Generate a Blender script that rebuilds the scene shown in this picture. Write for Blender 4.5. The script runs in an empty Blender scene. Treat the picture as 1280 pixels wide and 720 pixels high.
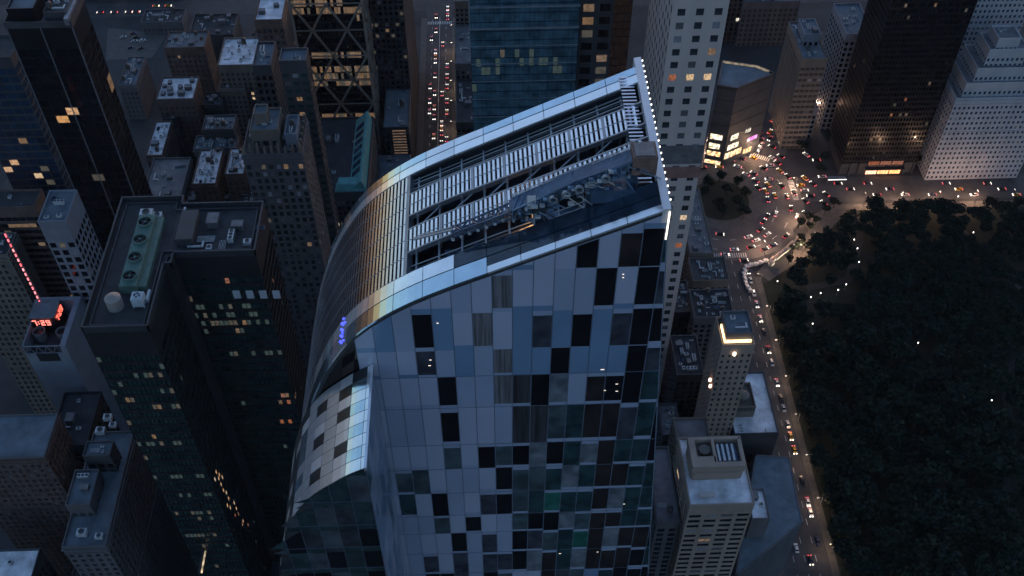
import bpy, math, random
from mathutils import Vector, Matrix
R = math.radians
rnd = random.Random(57)
sc = bpy.context.scene
COL = sc.collection

# ------------------------------------------------------------------ camera
W0, H0, FPX, CAMZ = 1280., 720., 1297., 420.
PITCH, YAW = R(48), R(2.1)
sp, cp = math.sin(PITCH), math.cos(PITCH)
sy, cy = math.sin(YAW), math.cos(YAW)
FW = (sy*cp, cy*cp, -sp); RT = (cy, -sy, 0.); UP = (sy*sp, cy*sp, cp)
def ray(px, py):
    u = (px-640)/FPX; v = (360-py)/FPX
    return [FW[i]+u*RT[i]+v*UP[i] for i in range(3)]
def at(px, py, z):
    d = ray(px, py); t = (z-CAMZ)/d[2]
    return (d[0]*t, d[1]*t)
def onY(px, py, y):
    d = ray(px, py); t = y/d[1]
    return (d[0]*t, CAMZ+d[2]*t)
def proj(x, y, z):
    p = (x, y, z-CAMZ)
    dz = sum(p[i]*FW[i] for i in range(3))
    return (640+FPX*sum(p[i]*RT[i] for i in range(3))/dz, 360-FPX*sum(p[i]*UP[i] for i in range(3))/dz)
cam = bpy.data.cameras.new('camera'); co = bpy.data.objects.new('camera', cam); COL.objects.link(co)
cam.sensor_width = 36; cam.lens = 36*FPX/W0; cam.clip_start = 1; cam.clip_end = 9000
co.location = (0, 0, CAMZ); co.rotation_euler = (R(90)-PITCH, 0, -YAW)
sc.camera = co

# ------------------------------------------------------------------ materials
def ramp_pair(nt, fac, c1, c2):
    m = nt.nodes.new('ShaderNodeMix'); m.data_type = 'RGBA'
    nt.links.new(fac, m.inputs[0])
    m.inputs[6].default_value = (*c1, 1); m.inputs[7].default_value = (*c2, 1)
    return m.outputs[2]
def noise(nt, scale, detail=4, stretch=None, rough=.6):
    tc = nt.nodes.new('ShaderNodeTexCoord'); n = nt.nodes.new('ShaderNodeTexNoise')
    n.inputs['Scale'].default_value = scale; n.inputs['Detail'].default_value = detail
    n.inputs['Roughness'].default_value = rough
    if stretch:
        mp = nt.nodes.new('ShaderNodeMapping'); mp.inputs['Scale'].default_value = stretch
        nt.links.new(tc.outputs['Object'], mp.inputs[0]); nt.links.new(mp.outputs[0], n.inputs['Vector'])
    else: nt.links.new(tc.outputs['Object'], n.inputs['Vector'])
    return n.outputs['Fac']
MC = {}
def mat(name, col, rough=.8, metal=0., var=.25, scale=.35, stretch=None, spec=.4, bump=0.):
    if name in MC: return MC[name]
    m = bpy.data.materials.new(name); m.use_nodes = True; nt = m.node_tree; b = nt.nodes['Principled BSDF']
    b.inputs['Roughness'].default_value = rough; b.inputs['Metallic'].default_value = metal
    b.inputs['Specular IOR Level'].default_value = spec
    f = noise(nt, scale, 5, stretch)
    mr = nt.nodes.new('ShaderNodeMapRange'); nt.links.new(f, mr.inputs[0])
    mr.inputs[1].default_value = .3; mr.inputs[2].default_value = .7
    c1 = tuple(max(0, c*(1-var)) for c in col); c2 = tuple(min(1, c*(1+var)) for c in col)
    nt.links.new(ramp_pair(nt, mr.outputs[0], c1, c2), b.inputs['Base Color'])
    if bump:
        bp = nt.nodes.new('ShaderNodeBump'); bp.inputs['Strength'].default_value = bump; bp.inputs['Distance'].default_value = .3
        nt.links.new(noise(nt, scale*3, 3), bp.inputs['Height']); nt.links.new(bp.outputs[0], b.inputs['Normal'])
    MC[name] = m; return m
def glass(name, col, rough=.08, wob=.04, spec=.5, wscale=.25):
    if name in MC: return MC[name]
    m = bpy.data.materials.new(name); m.use_nodes = True; nt = m.node_tree; b = nt.nodes['Principled BSDF']
    b.inputs['Roughness'].default_value = rough; b.inputs['Specular IOR Level'].default_value = spec
    f = noise(nt, .22, 2)
    mr = nt.nodes.new('ShaderNodeMapRange'); nt.links.new(f, mr.inputs[0]); mr.inputs[1].default_value = .35; mr.inputs[2].default_value = .65
    nt.links.new(ramp_pair(nt, mr.outputs[0], tuple(c*.6 for c in col), tuple(c*1.4 for c in col)), b.inputs['Base Color'])
    bp = nt.nodes.new('ShaderNodeBump'); bp.inputs['Strength'].default_value = wob; bp.inputs['Distance'].default_value = 1.
    nt.links.new(noise(nt, wscale, 1), bp.inputs['Height']); nt.links.new(bp.outputs[0], b.inputs['Normal'])
    MC[name] = m; return m
def lit(name, col, s, scale=1.2, contrast=.85):
    s = s*.17
    if name in MC: return MC[name]
    m = bpy.data.materials.new(name); m.use_nodes = True; nt = m.node_tree; b = nt.nodes['Principled BSDF']
    b.inputs['Base Color'].default_value = (*[c*.1 for c in col], 1); b.inputs['Roughness'].default_value = .3
    tc = nt.nodes.new('ShaderNodeTexCoord'); oi = nt.nodes.new('ShaderNodeObjectInfo'); va = nt.nodes.new('ShaderNodeVectorMath'); va.operation = 'ADD'
    nt.links.new(tc.outputs['Object'], va.inputs[0]); nt.links.new(oi.outputs['Location'], va.inputs[1])
    nz = nt.nodes.new('ShaderNodeTexNoise'); nz.inputs['Scale'].default_value = scale; nz.inputs['Detail'].default_value = 3; nt.links.new(va.outputs[0], nz.inputs['Vector'])
    mr = nt.nodes.new('ShaderNodeMapRange'); nt.links.new(nz.outputs['Fac'], mr.inputs[0]); mr.inputs[1].default_value = .35; mr.inputs[2].default_value = .62
    mr.inputs[3].default_value = s*(1-contrast); mr.inputs[4].default_value = s
    nt.links.new(ramp_pair(nt, oi.outputs['Random'], col, tuple(.75*c+.25*max(col) for c in col)), b.inputs['Emission Color'])
    nt.links.new(mr.outputs[0], b.inputs['Emission Strength'])
    MC[name] = m; return m

ASPH = mat('asphalt', (.05, .05, .054), .85, var=.3, scale=.12)
PAVE = mat('paving', (.085, .08, .076), .85, var=.25, scale=.3)
CITY = mat('city_ground', (.035, .036, .04), .9, var=.35, scale=.05)
LINE = mat('road_paint', (.5, .5, .48), .7, var=.3, scale=.6)
GRASSG = mat('park_ground', (.012, .016, .01), .95, var=.5, scale=.08)
PATHM = mat('park_path', (.03, .031, .032), .9, var=.3, scale=.2)
LEAF = [mat('leaf%d' % i, c, .75, var=.45, scale=.6, spec=.2) for i, c in enumerate([(.009, .017, .011), (.016, .026, .013), (.006, .012, .010)])]
BARK = mat('bark', (.03, .024, .018), .9)
W_WHITE = mat('roof_white', (.58, .58, .61), .75, var=.42, scale=.16, bump=.1)
W_GREY = mat('roof_grey', (.14, .14, .15), .85, var=.35, scale=.2)
W_BLUE = mat('roof_slate', (.10, .125, .15), .8, var=.3, scale=.2)
W_DARK = mat('roof_dark', (.03, .032, .037), .85, var=.4, scale=.2)
W_GRAV = mat('roof_gravel', (.07, .065, .065), .95, var=.4, scale=.5)
EQ_L = mat('equip_light', (.42, .44, .46), .5, metal=.2, var=.25, scale=.8)
EQ_M = mat('equip_mid', (.14, .15, .16), .55, metal=.3, var=.3, scale=.8)
EQ_D = mat('equip_dark', (.03, .033, .037), .6, var=.3, scale=.8)
S_TAN = mat('stone_tan', (.135, .115, .10), .85, var=.2, scale=.15, stretch=(1, 1, .25))
S_CREAM = mat('stone_cream', (.27, .215, .18), .85, var=.16, scale=.15, stretch=(1, 1, .25))
S_PALE = mat('stone_pale', (.33, .34, .37), .8, var=.12, scale=.12, stretch=(1, 1, .25))
S_WHITE = mat('panel_white', (.46, .40, .385), .7, var=.1, scale=.15, stretch=(1, 1, .2))
S_GREY = mat('stone_grey', (.085, .086, .096), .85, var=.2, scale=.15, stretch=(1, 1, .25))
S_BLUEG = mat('panel_bluegrey', (.16, .18, .22), .7, var=.15, scale=.15)
S_BRICK = mat('brick_dark', (.085, .06, .055), .9, var=.3, scale=.3)
S_BRICKR = mat('brick_brown', (.10, .065, .055), .9, var=.3, scale=.3)
S_DARK = mat('clad_dark', (.018, .019, .023), .5, var=.3, scale=.15)
S_CHAR = mat('clad_charcoal', (.04, .043, .05), .6, var=.3, scale=.15)
S_BLACK = mat('clad_black', (.008, .008, .01), .3, var=.3, scale=.15)
MET = mat('steel', (.45, .47, .5), .35, metal=.9, var=.15, scale=.5)
METD = mat('steel_dull', (.22, .24, .27), .5, metal=.7, var=.2, scale=.5)
G_DULL = glass('glass_dull', (.026, .028, .032), .3, spec=.3)
G_BLK = glass('glass_black', (.006, .006, .008), .06, spec=.35)
G_DRK = glass('glass_dark', (.010, .013, .018), .1)
G_GRN = glass('glass_green', (.016, .040, .040), .12)
G_BLU = glass('glass_blue', (.05, .105, .14), .14)
G_APT = glass('glass_flat', (.03, .036, .045), .4, spec=.06)
G_BLU2 = glass('glass_navy', (.012, .032, .065), .12)
BLIND2 = mat('window_shade', (.09, .09, .10), .7, var=.3, scale=.7)
BLIND = mat('window_blind', (.20, .21, .24), .7, var=.3, scale=.7)
LW = [lit('lit_amber', (1, .50, .18), .8, 2.2), lit('lit_warm', (1, .68, .38), .85, 2.2), lit('lit_dim', (1, .58, .30), .22, 2.2),
      lit('lit_dim2', (.9, .75, .55), .10, 2.2), lit('lit_green', (.62, .9, .78), .065, 2.5), lit('lit_orange', (1, .30, .12), .35, 2.2), lit('lit_white', (1, .88, .7), 1.3)]
L_BULB = lit('bulb_white', (1, .95, .88), 3.2, contrast=.1)
L_GOLD = lit('gold_strip', (1, .62, .22), 3.2, .5, contrast=.4)
L_RED = lit('red_bead', (1, .10, .13), 2.2, contrast=.2)
L_DIG = lit('digit_red', (1, .07, .02), 2.0, contrast=.2)
L_BLUE = lit('blue_led', (.06, .08, 1), 3., 3, contrast=.4)
L_HEAD = lit('headlamp', (1, .90, .74), 4.5, contrast=.1)
L_TAIL = lit('taillamp', (1, .03, .05), 1.9, contrast=.1)
L_SHOP = lit('shop_glow', (1, .60, .25), 2.4, .6, contrast=.9)
L_SHOPW = lit('shop_glow_pale', (1, .80, .5), 2.6, .6, contrast=.9)
L_ORNG = lit('lobby_glow', (1, .33, .08), 3.2, .8, contrast=.5)
L_MAG = lit('neon_magenta', (.9, .15, .7), 2.2, 1., contrast=.6)
L_LAMP = lit('street_lamp_glow', (1, .8, .55), 14, contrast=.1)
L_PARK = lit('park_lamp_glow', (1, .95, .85), 9, contrast=.1)

# ------------------------------------------------------------------ mesh helpers
class MB:
    def __init__(s, o=(0, 0, 0)): s.v = []; s.f = []; s.m = []; s.o = o
    def poly(s, pts, m=0):
        k = len(s.v); s.v += [(p[0]-s.o[0], p[1]-s.o[1], p[2]-s.o[2]) for p in pts]; s.f.append(tuple(range(k, k+len(pts)))); s.m.append(m)
    def hexa(s, p, m=0):        # 8 points: bottom ring 0-3 (ccw from above), top ring 4-7
        k = len(s.v); s.v += [(q[0]-s.o[0], q[1]-s.o[1], q[2]-s.o[2]) for q in p]
        for f in ((3, 2, 1, 0), (4, 5, 6, 7), (0, 1, 5, 4), (1, 2, 6, 5), (2, 3, 7, 6), (3, 0, 4, 7)):
            s.f.append(tuple(k+i for i in f)); s.m.append(m)
    def box(s, x0, x1, y0, y1, z0, z1, m=0):
        s.hexa([(x0, y0, z0), (x1, y0, z0), (x1, y1, z0), (x0, y1, z0), (x0, y0, z1), (x1, y0, z1), (x1, y1, z1), (x0, y1, z1)], m)
    def prism(s, poly, z0, z1, m=0, mt=None):
        n = len(poly)
        s.poly([(x, y, z1) for x, y in poly], m if mt is None else mt); s.poly([(x, y, z0) for x, y in reversed(poly)], m)
        for i in range(n):
            a, b = poly[i], poly[(i+1) % n]
            s.poly([(a[0], a[1], z0), (b[0], b[1], z0), (b[0], b[1], z1), (a[0], a[1], z1)], m)
    def bar(s, a, b, w, h=None, m=0, up=(0, 0, 1)):
        h = h or w; a = Vector(a); b = Vector(b); d = (b-a).normalized(); u = Vector(up)
        if abs(d.dot(u)) > .95: u = Vector((1, 0, 0))
        r = d.cross(u).normalized()*w/2; t = r.cross(d).normalized()*h/2
        s.hexa([a-r-t, a+r-t, b+r-t, b-r-t, a-r+t, a+r+t, b+r+t, b-r+t], m)
    def cyl(s, c, r, z0, z1, n=14, m=0, r2=None, axis='z'):
        r2 = r if r2 is None else r2
        A, B = [], []
        for i in range(n):
            a = 2*math.pi*i/n; ca, sa = math.cos(a), math.sin(a)
            if axis == 'z': A.append((c[0]+r*ca, c[1]+r*sa, z0)); B.append((c[0]+r2*ca, c[1]+r2*sa, z1))
            elif axis == 'y': A.append((c[0]+r*ca, z0, c[1]-r*sa)); B.append((c[0]+r2*ca, z1, c[1]-r2*sa))
            else: A.append((z0, c[0]+r*ca, c[1]+r*sa)); B.append((z1, c[0]+r2*ca, c[1]+r2*sa))
        s.poly(B, m); s.poly(A[::-1], m)
        for i in range(n): s.poly([A[i], A[(i+1) % n], B[(i+1) % n], B[i]], m)
    def ring(s, c, r, ri, z0, z1, n=18, m=0):
        for i in range(n):
            a, b = 2*math.pi*i/n, 2*math.pi*(i+1)/n
            P = lambda q, t, z: (c[0]+q*math.cos(t), c[1]+q*math.sin(t), z)
            s.hexa([P(ri, a, z0), P(r, a, z0), P(r, b, z0), P(ri, b, z0), P(ri, a, z1), P(r, a, z1), P(r, b, z1), P(ri, b, z1)], m)
    def mesh(s, name, mats):
        me = bpy.data.meshes.new(name); me.from_pydata(s.v, [], s.f)
        for m in mats: me.materials.append(m)
        me.polygons.foreach_set('material_index', s.m); me.update(); return me
    def build(s, name, mats, parent=None):
        if not isinstance(mats, (list, tuple)): mats = [mats]
        o = bpy.data.objects.new(name, s.mesh(name, mats)); COL.objects.link(o)
        if parent is not None: o.parent = parent
        else: o.location = s.o
        return o
def tag(o, label=None, cat=None, group=None, kind=None):
    if label: o['label'] = label
    if cat: o['category'] = cat
    if group: o['group'] = group
    if kind: o['kind'] = kind
    return o
def thing(name, label, cat, loc=(0, 0, 0), group=None, rz=0):
    o = bpy.data.objects.new(name, None); COL.objects.link(o); o.location = loc; o.rotation_euler = (0, 0, rz)
    o.empty_display_size = 1
    return tag(o, label, cat, group)
def inst(name, me, parent, loc=(0, 0, 0), rz=0, scale=(1, 1, 1)):
    o = bpy.data.objects.new(name, me); COL.objects.link(o); o.parent = parent; o.location = loc; o.rotation_euler = (0, 0, rz); o.scale = scale
    return o
def structure(name, mb, m): return tag(mb.build(name, m), kind='structure')
def stuff(name, mb, m): return tag(mb.build(name, m), kind='stuff')

# ------------------------------------------------------------------ roof kit (shared meshes, each placed as a part of its building)
KIT = {}
def kit():
    b = MB(); b.box(-1.3, 1.3, -1.0, 1.0, .25, 1.7); b.ring((0, 0), .8, .66, 1.7, 1.95, 14, 1); b.cyl((0, 0), .64, 1.70, 1.72, 14, 2)
    for k in range(4): b.box(-.75, .75, -.05, .05, 1.76+.004*k, 1.80+.004*k, 1) if k == 0 else None
    b.box(-.05, .05, -.75, .75, 1.81, 1.85, 1)
    for sx in (-1.1, 1.1):
        for sy_ in (-.8, .8): b.box(sx-.08, sx+.08, sy_-.08, sy_+.08, 0, .25, 1)
    KIT['air_handler'] = b.mesh('air_handler', [EQ_L, EQ_M, EQ_D])
    b = MB(); b.box(-4, 3, -.4, .4, .5, 1.3); b.box(2.2, 3.0, .4, 3.2, .5, 1.3)
    for x in (-3.5, -1.2, 1.2): b.box(x-.06, x+.06, -.5, .5, 0, .5, 1)
    for x in (-2.5, 0, 2): b.box(x-.05, x+.05, -.46, .46, .44, 1.36, 1)
    KIT['duct'] = b.mesh('duct', [EQ_L, EQ_M])
    b = MB(); b.box(-2.4, 2.4, -1.8, 1.8, 0, 3.0); b.box(-2.6, 2.6, -2.0, 2.0, 3.0, 3.2, 1); b.box(-.5, .5, -1.86, -1.8, 0, 2.1, 2); b.box(1.1, 1.9, -1.85, -1.8, 1.2, 2.1, 2)
    KIT['bulkhead'] = b.mesh('bulkhead', [S_GREY, W_GREY, EQ_D])
    b = MB()
    for x in (-.9, 0, .9): b.cyl((x, 0), .22, 0, 1.3, 8); b.cyl((x, 0), .34, 1.3, 1.55, 8, 1)
    KIT['vent_pipe'] = b.mesh('vent_pipe', [EQ_M, EQ_L])
    b = MB()
    for sx in (-1.2, 1.2):
        for sy_ in (-1.2, 1.2): b.box(sx-.12, sx+.12, sy_-.12, sy_+.12, 0, 2.2, 1)
    b.box(-1.5, 1.5, -1.5, 1.5, 2.2, 2.4, 1); b.cyl((0, 0), 1.8, 2.4, 5.4, 16); b.cyl((0, 0), 1.95, 5.4, 6.6, 16, 1, .15)
    for z in (3, 3.8, 4.6): b.ring((0, 0), 1.84, 1.80, z, z+.08, 16, 1)
    KIT['water_tank'] = b.mesh('water_tank', [mat('tank_wood', (.09, .07, .055), .9), EQ_D])
    b = MB(); b.box(-2, 2, -1.1, 1.1, 0, .5)
    b.poly([(-1.9, -1, .5), (1.9, -1, .5), (1.9, 0, 1.2), (-1.9, 0, 1.2)], 1); b.poly([(1.9, 1, .5), (-1.9, 1, .5), (-1.9, 0, 1.2), (1.9, 0, 1.2)], 1)
    b.poly([(-1.9, 1, .5), (-1.9, -1, .5), (-1.9, 0, 1.2)]); b.poly([(1.9, -1, .5), (1.9, 1, .5), (1.9, 0, 1.2)])
    KIT['skylight'] = b.mesh('skylight', [EQ_M, G_BLU2])
    b = MB(); b.box(-3, 3, -1.2, 1.2, .3, 2.6)
    for x in (-2, 0, 2): b.ring((x, 0), .8, .68, 2.6, 2.9, 14, 1); b.cyl((x, 0), .66, 2.60, 2.62, 14, 2); b.box(x-.7, x+.7, -.05, .05, 2.7, 2.76, 1)
    for x in (-2.8, 0, 2.8): b.box(x-.12, x+.12, -1.1, 1.1, 0, .3, 1)
    for k in range(9): b.box(-2.7+k*.62, -2.4+k*.62, -1.25, -1.2, .6, 2.2, 2)
    KIT['cooling_unit'] = b.mesh('cooling_unit', [EQ_L, EQ_M, EQ_D])
    b = MB()
    for k in range(5): b.bar((-2.5, -1+.5*k, .5), (2.5, -1+.5*k, .5), .12)
    for x in (-2.2, 0, 2.2): b.box(x-.1, x+.1, -1.2, 1.2, 0, .44, 1)
    KIT['pipe_rack'] = b.mesh('pipe_rack', [EQ_L, EQ_D])
kit()
KITS = ['air_handler', 'air_handler', 'duct', 'bulkhead', 'vent_pipe', 'skylight', 'cooling_unit', 'pipe_rack', 'water_tank', 'air_handler']
def clutter(root, x0, x1, y0, y1, z, n, r, kinds=KITS, smax=.85):
    ox, oy, oz = root.location; done = []
    n = int(n*1.6)+1
    for _ in range(n*6):
        if len(done) >= n: break
        k = r.choice(kinds); s = r.uniform(.45, smax); rad = {'duct': 3.4, 'bulkhead': 2.8, 'water_tank': 2.1, 'cooling_unit': 3.1, 'pipe_rack': 2.6}.get(k, 1.8)*s
        if x1-x0 < 2.1*rad or y1-y0 < 2.1*rad: continue
        x, y = r.uniform(x0+rad, x1-rad), r.uniform(y0+rad, y1-rad)
        if any((x-a)**2+(y-b)**2 < (rad+c)**2*.8 for a, b, c in done): continue
        done.append((x, y, rad))
        inst(k, KIT[k], ROOFS.get(root.name, root), (x-ox, y-oy, z-oz), r.choice([0, 1, 2, 3])*math.pi/2, (s, s, s*r.uniform(.85, 1.2)))

# ------------------------------------------------------------------ building generator
PANE = {}
BLS = [BLIND, BLIND2, BLIND2]
def pane_mesh(side, w, h, m):
    k = (side, round(w, 2), round(h, 2), m.name)
    if k not in PANE:
        b = MB(); t = .04
        if side == 'E': b.box(-w/2, w/2, -t, 0, -h/2, h/2)
        elif side == 'N': b.box(0, t, -w/2, w/2, -h/2, h/2)
        else: b.box(-t, 0, -w/2, w/2, -h/2, h/2)
        PANE[k] = b.mesh('window', [m])
    return PANE[k]
def facade(root, box, floor, bay, pier, span, rec, wallm, glassm, litp=0., litmats=(1, 2, 3), lit_px=(), panes=0, sides=None, bay_side=None, cornice=False, base=0., top=None,
           blinds=.12, mull=0, r=rnd, litrow=None, frameout=0., lity=None):
    """walls with real openings: a glazed core set back by rec, piers and spandrels in front, window panes in the openings"""
    x0, x1, y0, y1, z0, z1 = box; ox, oy, oz = root.location
    w = MB((ox, oy, oz)); g = MB((ox, oy, oz)); st = MB((ox, oy, oz))
    g.box(x0+rec, x1-rec, y0+rec, y1-rec, z0, z1-.05)
    g.build('glazing', glassm, root)
    vis = sides or ('E' + ('N' if x1 < 5 else '') + ('S' if x0 > -5 else ''))
    top = top if top is not None else floor*.8
    cells = []
    def fb(mb, s, u0, u1, a, b, d0, d1, m=0):
        if s == 'E': mb.box(u0, u1, y0-d1, y0-d0, a, b, m)
        elif s == 'N': mb.box(x1+d0, x1+d1, u0, u1, a, b, m)
        elif s == 'S': mb.box(x0-d1, x0-d0, u0, u1, a, b, m)
        else: mb.box(u0, u1, y1+d0, y1+d1, a, b, m)
    for s in 'ENSW':
        a0, a1 = (x0, x1) if s in 'EW' else (y0, y1)
        c0, c1 = (a0, a1) if s in 'EW' else (a0+rec+.01, a1-rec-.01)
        n = max(1, round((a1-a0)/(bay_side if bay_side and s in 'NS' else bay))); bw = (a1-a0)/n; pw = bw*pier; nf = max(1, int((z1-z0-top-base)/floor)); zt = z1-top
        if s not in vis: fb(w, s, c0, c1, z0, z1, -rec, 0); continue
        fb(w, s, c0, c1, zt, z1, -rec, 0)
        for k in range(n+1):
            u = a0+k*bw; l, h = max(c0, u-pw/2), min(c1, u+pw/2)
            if h-l > .02: fb(w, s, l, h, z0, zt, -rec, frameout)
        sh = floor*span
        if span > 0:
            for q in range(nf+1):
                zz = zt-q*floor
                if zz < z0: break
                lo = max(z0, zz-floor) if q == nf else zz-sh/2
                fb(w, s, c0, c1, max(z0, zt-q*floor-sh), zt-q*floor-.004, -rec, -.03)
        if mull:
            for k in range(n):
                for j in range(1, mull):
                    u = a0+k*bw+pw/2+(bw-pw)*j/mull; fb(w, s, u-.05, u+.05, z0, zt, -rec, -.08)
        for k in range(n):
            for q in range(nf):
                zb = zt-(q+1)*floor; zh = zt-q*floor-sh
                if zb < z0: continue
                uc = a0+(k+.5)*bw; zc = (zb+zh)/2
                if s == 'E': p = (uc, y0+rec, zc)
                elif s == 'N': p = (x1-rec, uc, zc)
                else: p = (x0+rec, uc, zc)
                X = proj(*p)
                if -10 < X[0] < 1290 and -10 < X[1] < 730:
                    cells.append([s, p, bw-pw, zh-zb, X, q, k])
    if cornice:
        for zz, oo, hh in ((z1-.2, .55, .5), (z1-top-.1, .3, .4), (z0+(z1-z0)*.62, .28, .5)):
            w.box(x0-oo, x1+oo, y0-oo, y0-.003, zz-hh, zz); w.box(x0-oo, x0-.003, y0-.003, y1, zz-hh, zz); w.box(x1+.003, x1+oo, y0-.003, y1, zz-hh, zz)
    w.build('wall', wallm, root)
    chosen = {}
    for (px, py, mi) in lit_px:
        if cells:
            c = min(range(len(cells)), key=lambda i: (cells[i][4][0]-px)**2+(cells[i][4][1]-py)**2)
            if (cells[c][4][0]-px)**2+(cells[c][4][1]-py)**2 < 400: chosen[c] = LW[mi]
    for i, c in enumerate(cells):
        if i in chosen: continue
        p_ = litp*(litrow.get(c[5], litrow.get(-1, 1)) if litrow else 1)
        if lity:
            for ya_, yb_, pp in lity:
                if ya_ < c[4][1] < yb_ and c[0] == 'E': p_ = pp
        if r.random() < p_: chosen[i] = LW[r.choice(litmats)]
    order = sorted(range(len(cells)), key=lambda i: (i not in chosen, math.dist(cells[i][1], (0, 0, CAMZ))))
    maxn = min(len(order), 100)
    nlit = min(len(chosen), 100)
    take = maxn if panes else nlit
    for i in order[:take]:
        s, p, ww, hh = cells[i][:4]; m = chosen.get(i) or (r.choice(BLS) if r.random() < blinds else glassm)
        o = inst('window', pane_mesh(s, ww, hh, m), root, (p[0]-ox+(-.0), p[1]-oy, p[2]-oz))
        d = .012
        if s == 'E': o.location.y -= d
        elif s == 'N': o.location.x += d
        else: o.location.x -= d
        if i in chosen: o['label'] = 'lit window'
    rest = order[take:] if panes else [i for i in order[take:] if i in chosen]
    mats = [glassm, BLIND2]+LW
    for i in rest:
        s, p, ww, hh = cells[i][:4]; mm = chosen.get(i); k = 2+LW.index(mm) if mm else (1 if r.random() < blinds else 0)
        a, b = -ww/2, ww/2
        if s == 'E': st.poly([(p[0]+a, p[1]-.02, p[2]-hh/2), (p[0]+b, p[1]-.02, p[2]-hh/2), (p[0]+b, p[1]-.02, p[2]+hh/2), (p[0]+a, p[1]-.02, p[2]+hh/2)], k)
        else:
            x = p[0]+(.02 if s == 'N' else -.02)
            q = [(x, p[1]+a, p[2]-hh/2), (x, p[1]+b, p[2]-hh/2), (x, p[1]+b, p[2]+hh/2), (x, p[1]+a, p[2]+hh/2)]
            st.poly(q if s == 'N' else q[::-1], k)
    if st.f: tag(st.build('window', mats, root), kind='stuff')
ROOFS = {}
def roof(root, box, z, roofm, parm, ph=1.1, pt=.4, name='roof'):
    x0, x1, y0, y1 = box; o = tuple(root.location)
    b = MB(o); b.box(x0+pt, x1-pt, y0+pt, y1-pt, z-.35, z-.02); ro = b.build(name, roofm, root); ROOFS[root.name] = ro
    b = MB(o)
    e = .03
    b.box(x0-e, x1+e, y0-e, y0+pt, z-.3, z+ph); b.box(x0-e, x1+e, y1-pt, y1+e, z-.3, z+ph)
    b.box(x0-e, x0+pt, y0+pt, y1-pt, z-.3, z+ph-.004); b.box(x1-pt, x1+e, y0+pt, y1-pt, z-.3, z+ph-.004)
    b.build('parapet', parm, ro)
def rect(nl, nr, fr, z):
    a, b, c = at(*nl, z), at(*nr, z), at(*fr, z)
    return a[0], b[0], (a[1]+b[1])/2, c[1]
def bldg(name, label, cat, bx, z, wallm, glassm, roofm=W_GREY, floor=3.8, bay=3.4, pier=.4, span=.35, rec=.18, n=8, par=None, ph=1.1, seed=None, z0=0., kinds=KITS, group=None, **kw):
    x0, x1, y0, y1 = bx
    r = random.Random(seed if seed is not None else hash((round(x0), round(y0), round(z))) & 65535)
    root = thing(name, label, cat, ((x0+x1)/2, (y0+y1)/2, 0), group)
    facade(root, (x0, x1, y0, y1, z0, z-.3), floor, bay, pier, span, rec, wallm, glassm, r=r, **kw)
    roof(root, (x0, x1, y0, y1), z, roofm, par or wallm, ph)
    if n: clutter(root, x0+.8, x1-.8, y0+.8, y1-.8, z-.02, n, r, kinds)
    return root
def tier(root, bx, z0, z1, wallm, glassm, roofm, floor=3.8, bay=3.4, pier=.4, span=.35, rec=.18, n=0, ph=1., seed=1, win=True, **kw):
    x0, x1, y0, y1 = bx
    if win: facade(root, (x0, x1, y0, y1, z0, z1-.3), floor, bay, pier, span, rec, wallm, glassm, r=random.Random(seed), **kw)
    else:
        b = MB(tuple(root.location)); b.box(x0, x1, y0, y1, z0, z1-.3); b.build('penthouse', wallm, root)
    roof(root, bx, z1, roofm, wallm, ph)
    if n: clutter(root, x0+.6, x1-.6, y0+.6, y1-.6, z1-.02, n, random.Random(seed))

# ------------------------------------------------------------------ the setting
g = MB(); g.box(-900, 1000, -400, 1500, -2, -.02); structure('ground', g, CITY)
def sheet(name, polys, z, m):
    b = MB()
    for p in polys: b.poly([(x, y, z) for x, y in p])
    return structure(name, b, m)
ST57 = -28; CPSX = (129., 147.)
CC = (139., 443.)
def circ(c, r, n=48, a0=0, a1=2*math.pi): return [(c[0]+r*math.cos(a0+(a1-a0)*i/n), c[1]+r*math.sin(a0+(a1-a0)*i/n)) for i in range(n)]
sheet('road', [[(-37, 165), (-19, 165), (-19, 900), (-37, 900)]], .012, ASPH)
sheet('avenue_road', [[(-400, 648), (-37, 648), (-37, 666), (-400, 666)], [(-19, 648), (320, 648), (320, 666), (-19, 666)]], .010, ASPH)
sheet('side_street', [[(x-5, 165), (x+5, 165), (x+5, 639), (x-5, 639)] for x in (-118, -200, -282)], .014, ASPH)
sheet('park_side_road', [[(127, 120), (147.5, 120), (147.5, 404), (127, 404)]], .016, ASPH)
sheet('circle_road', [circ(CC, 49)], .020, mat('asphalt_lamp_tint', (.085, .08, .08), .8, var=.3, scale=.1))  # lighter, warmer tint puts lamp glow into the circle asphalt
sheet('park_west_road', [[(182, 440), (520, 437), (520, 457), (182, 461)]], .012, ASPH)
sheet('broadway_road', [[(158, 480), (178, 470), (262, 600), (238, 612)]], .008, ASPH)
sheet('plaza', [[(149, 384), (155, 378), (182, 398), (212, 432), (205, 437), (185, 425)]], .026, PAVE)
pv = MB()
for a in ((-19, -15.5, 165, 638), (-41, -37, 165, 638)): pv.box(a[0], a[1], a[2], a[3], -.3, .13)
pv.box(147.5, 150.8, 120, 381, -.3, .13); pv.box(123.4, 127, 120, 398, -.3, .13)
pv.box(205, 520, 431.5, 436.8, -.3, .13)
structure('pavement', pv, PAVE)
isl = MB(); isl.prism(circ(CC, 25, 40), -.2, .16); structure('circle_island', isl, PAVE)
isl = MB(); isl.prism(circ(CC, 17, 40), -.2, .30); structure('island_lawn', isl, GRASSG)
mk = MB()
def dash(x, y0, y1, step=9, w=.22):
    y = y0
    while y < y1: mk.poly([(x-w/2, y, .03), (x+w/2, y, .03), (x+w/2, y+3.2, .03), (x-w/2, y+3.2, .03)]); y += step
for x in (-33, -23.5): dash(x, 165, 640)
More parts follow.
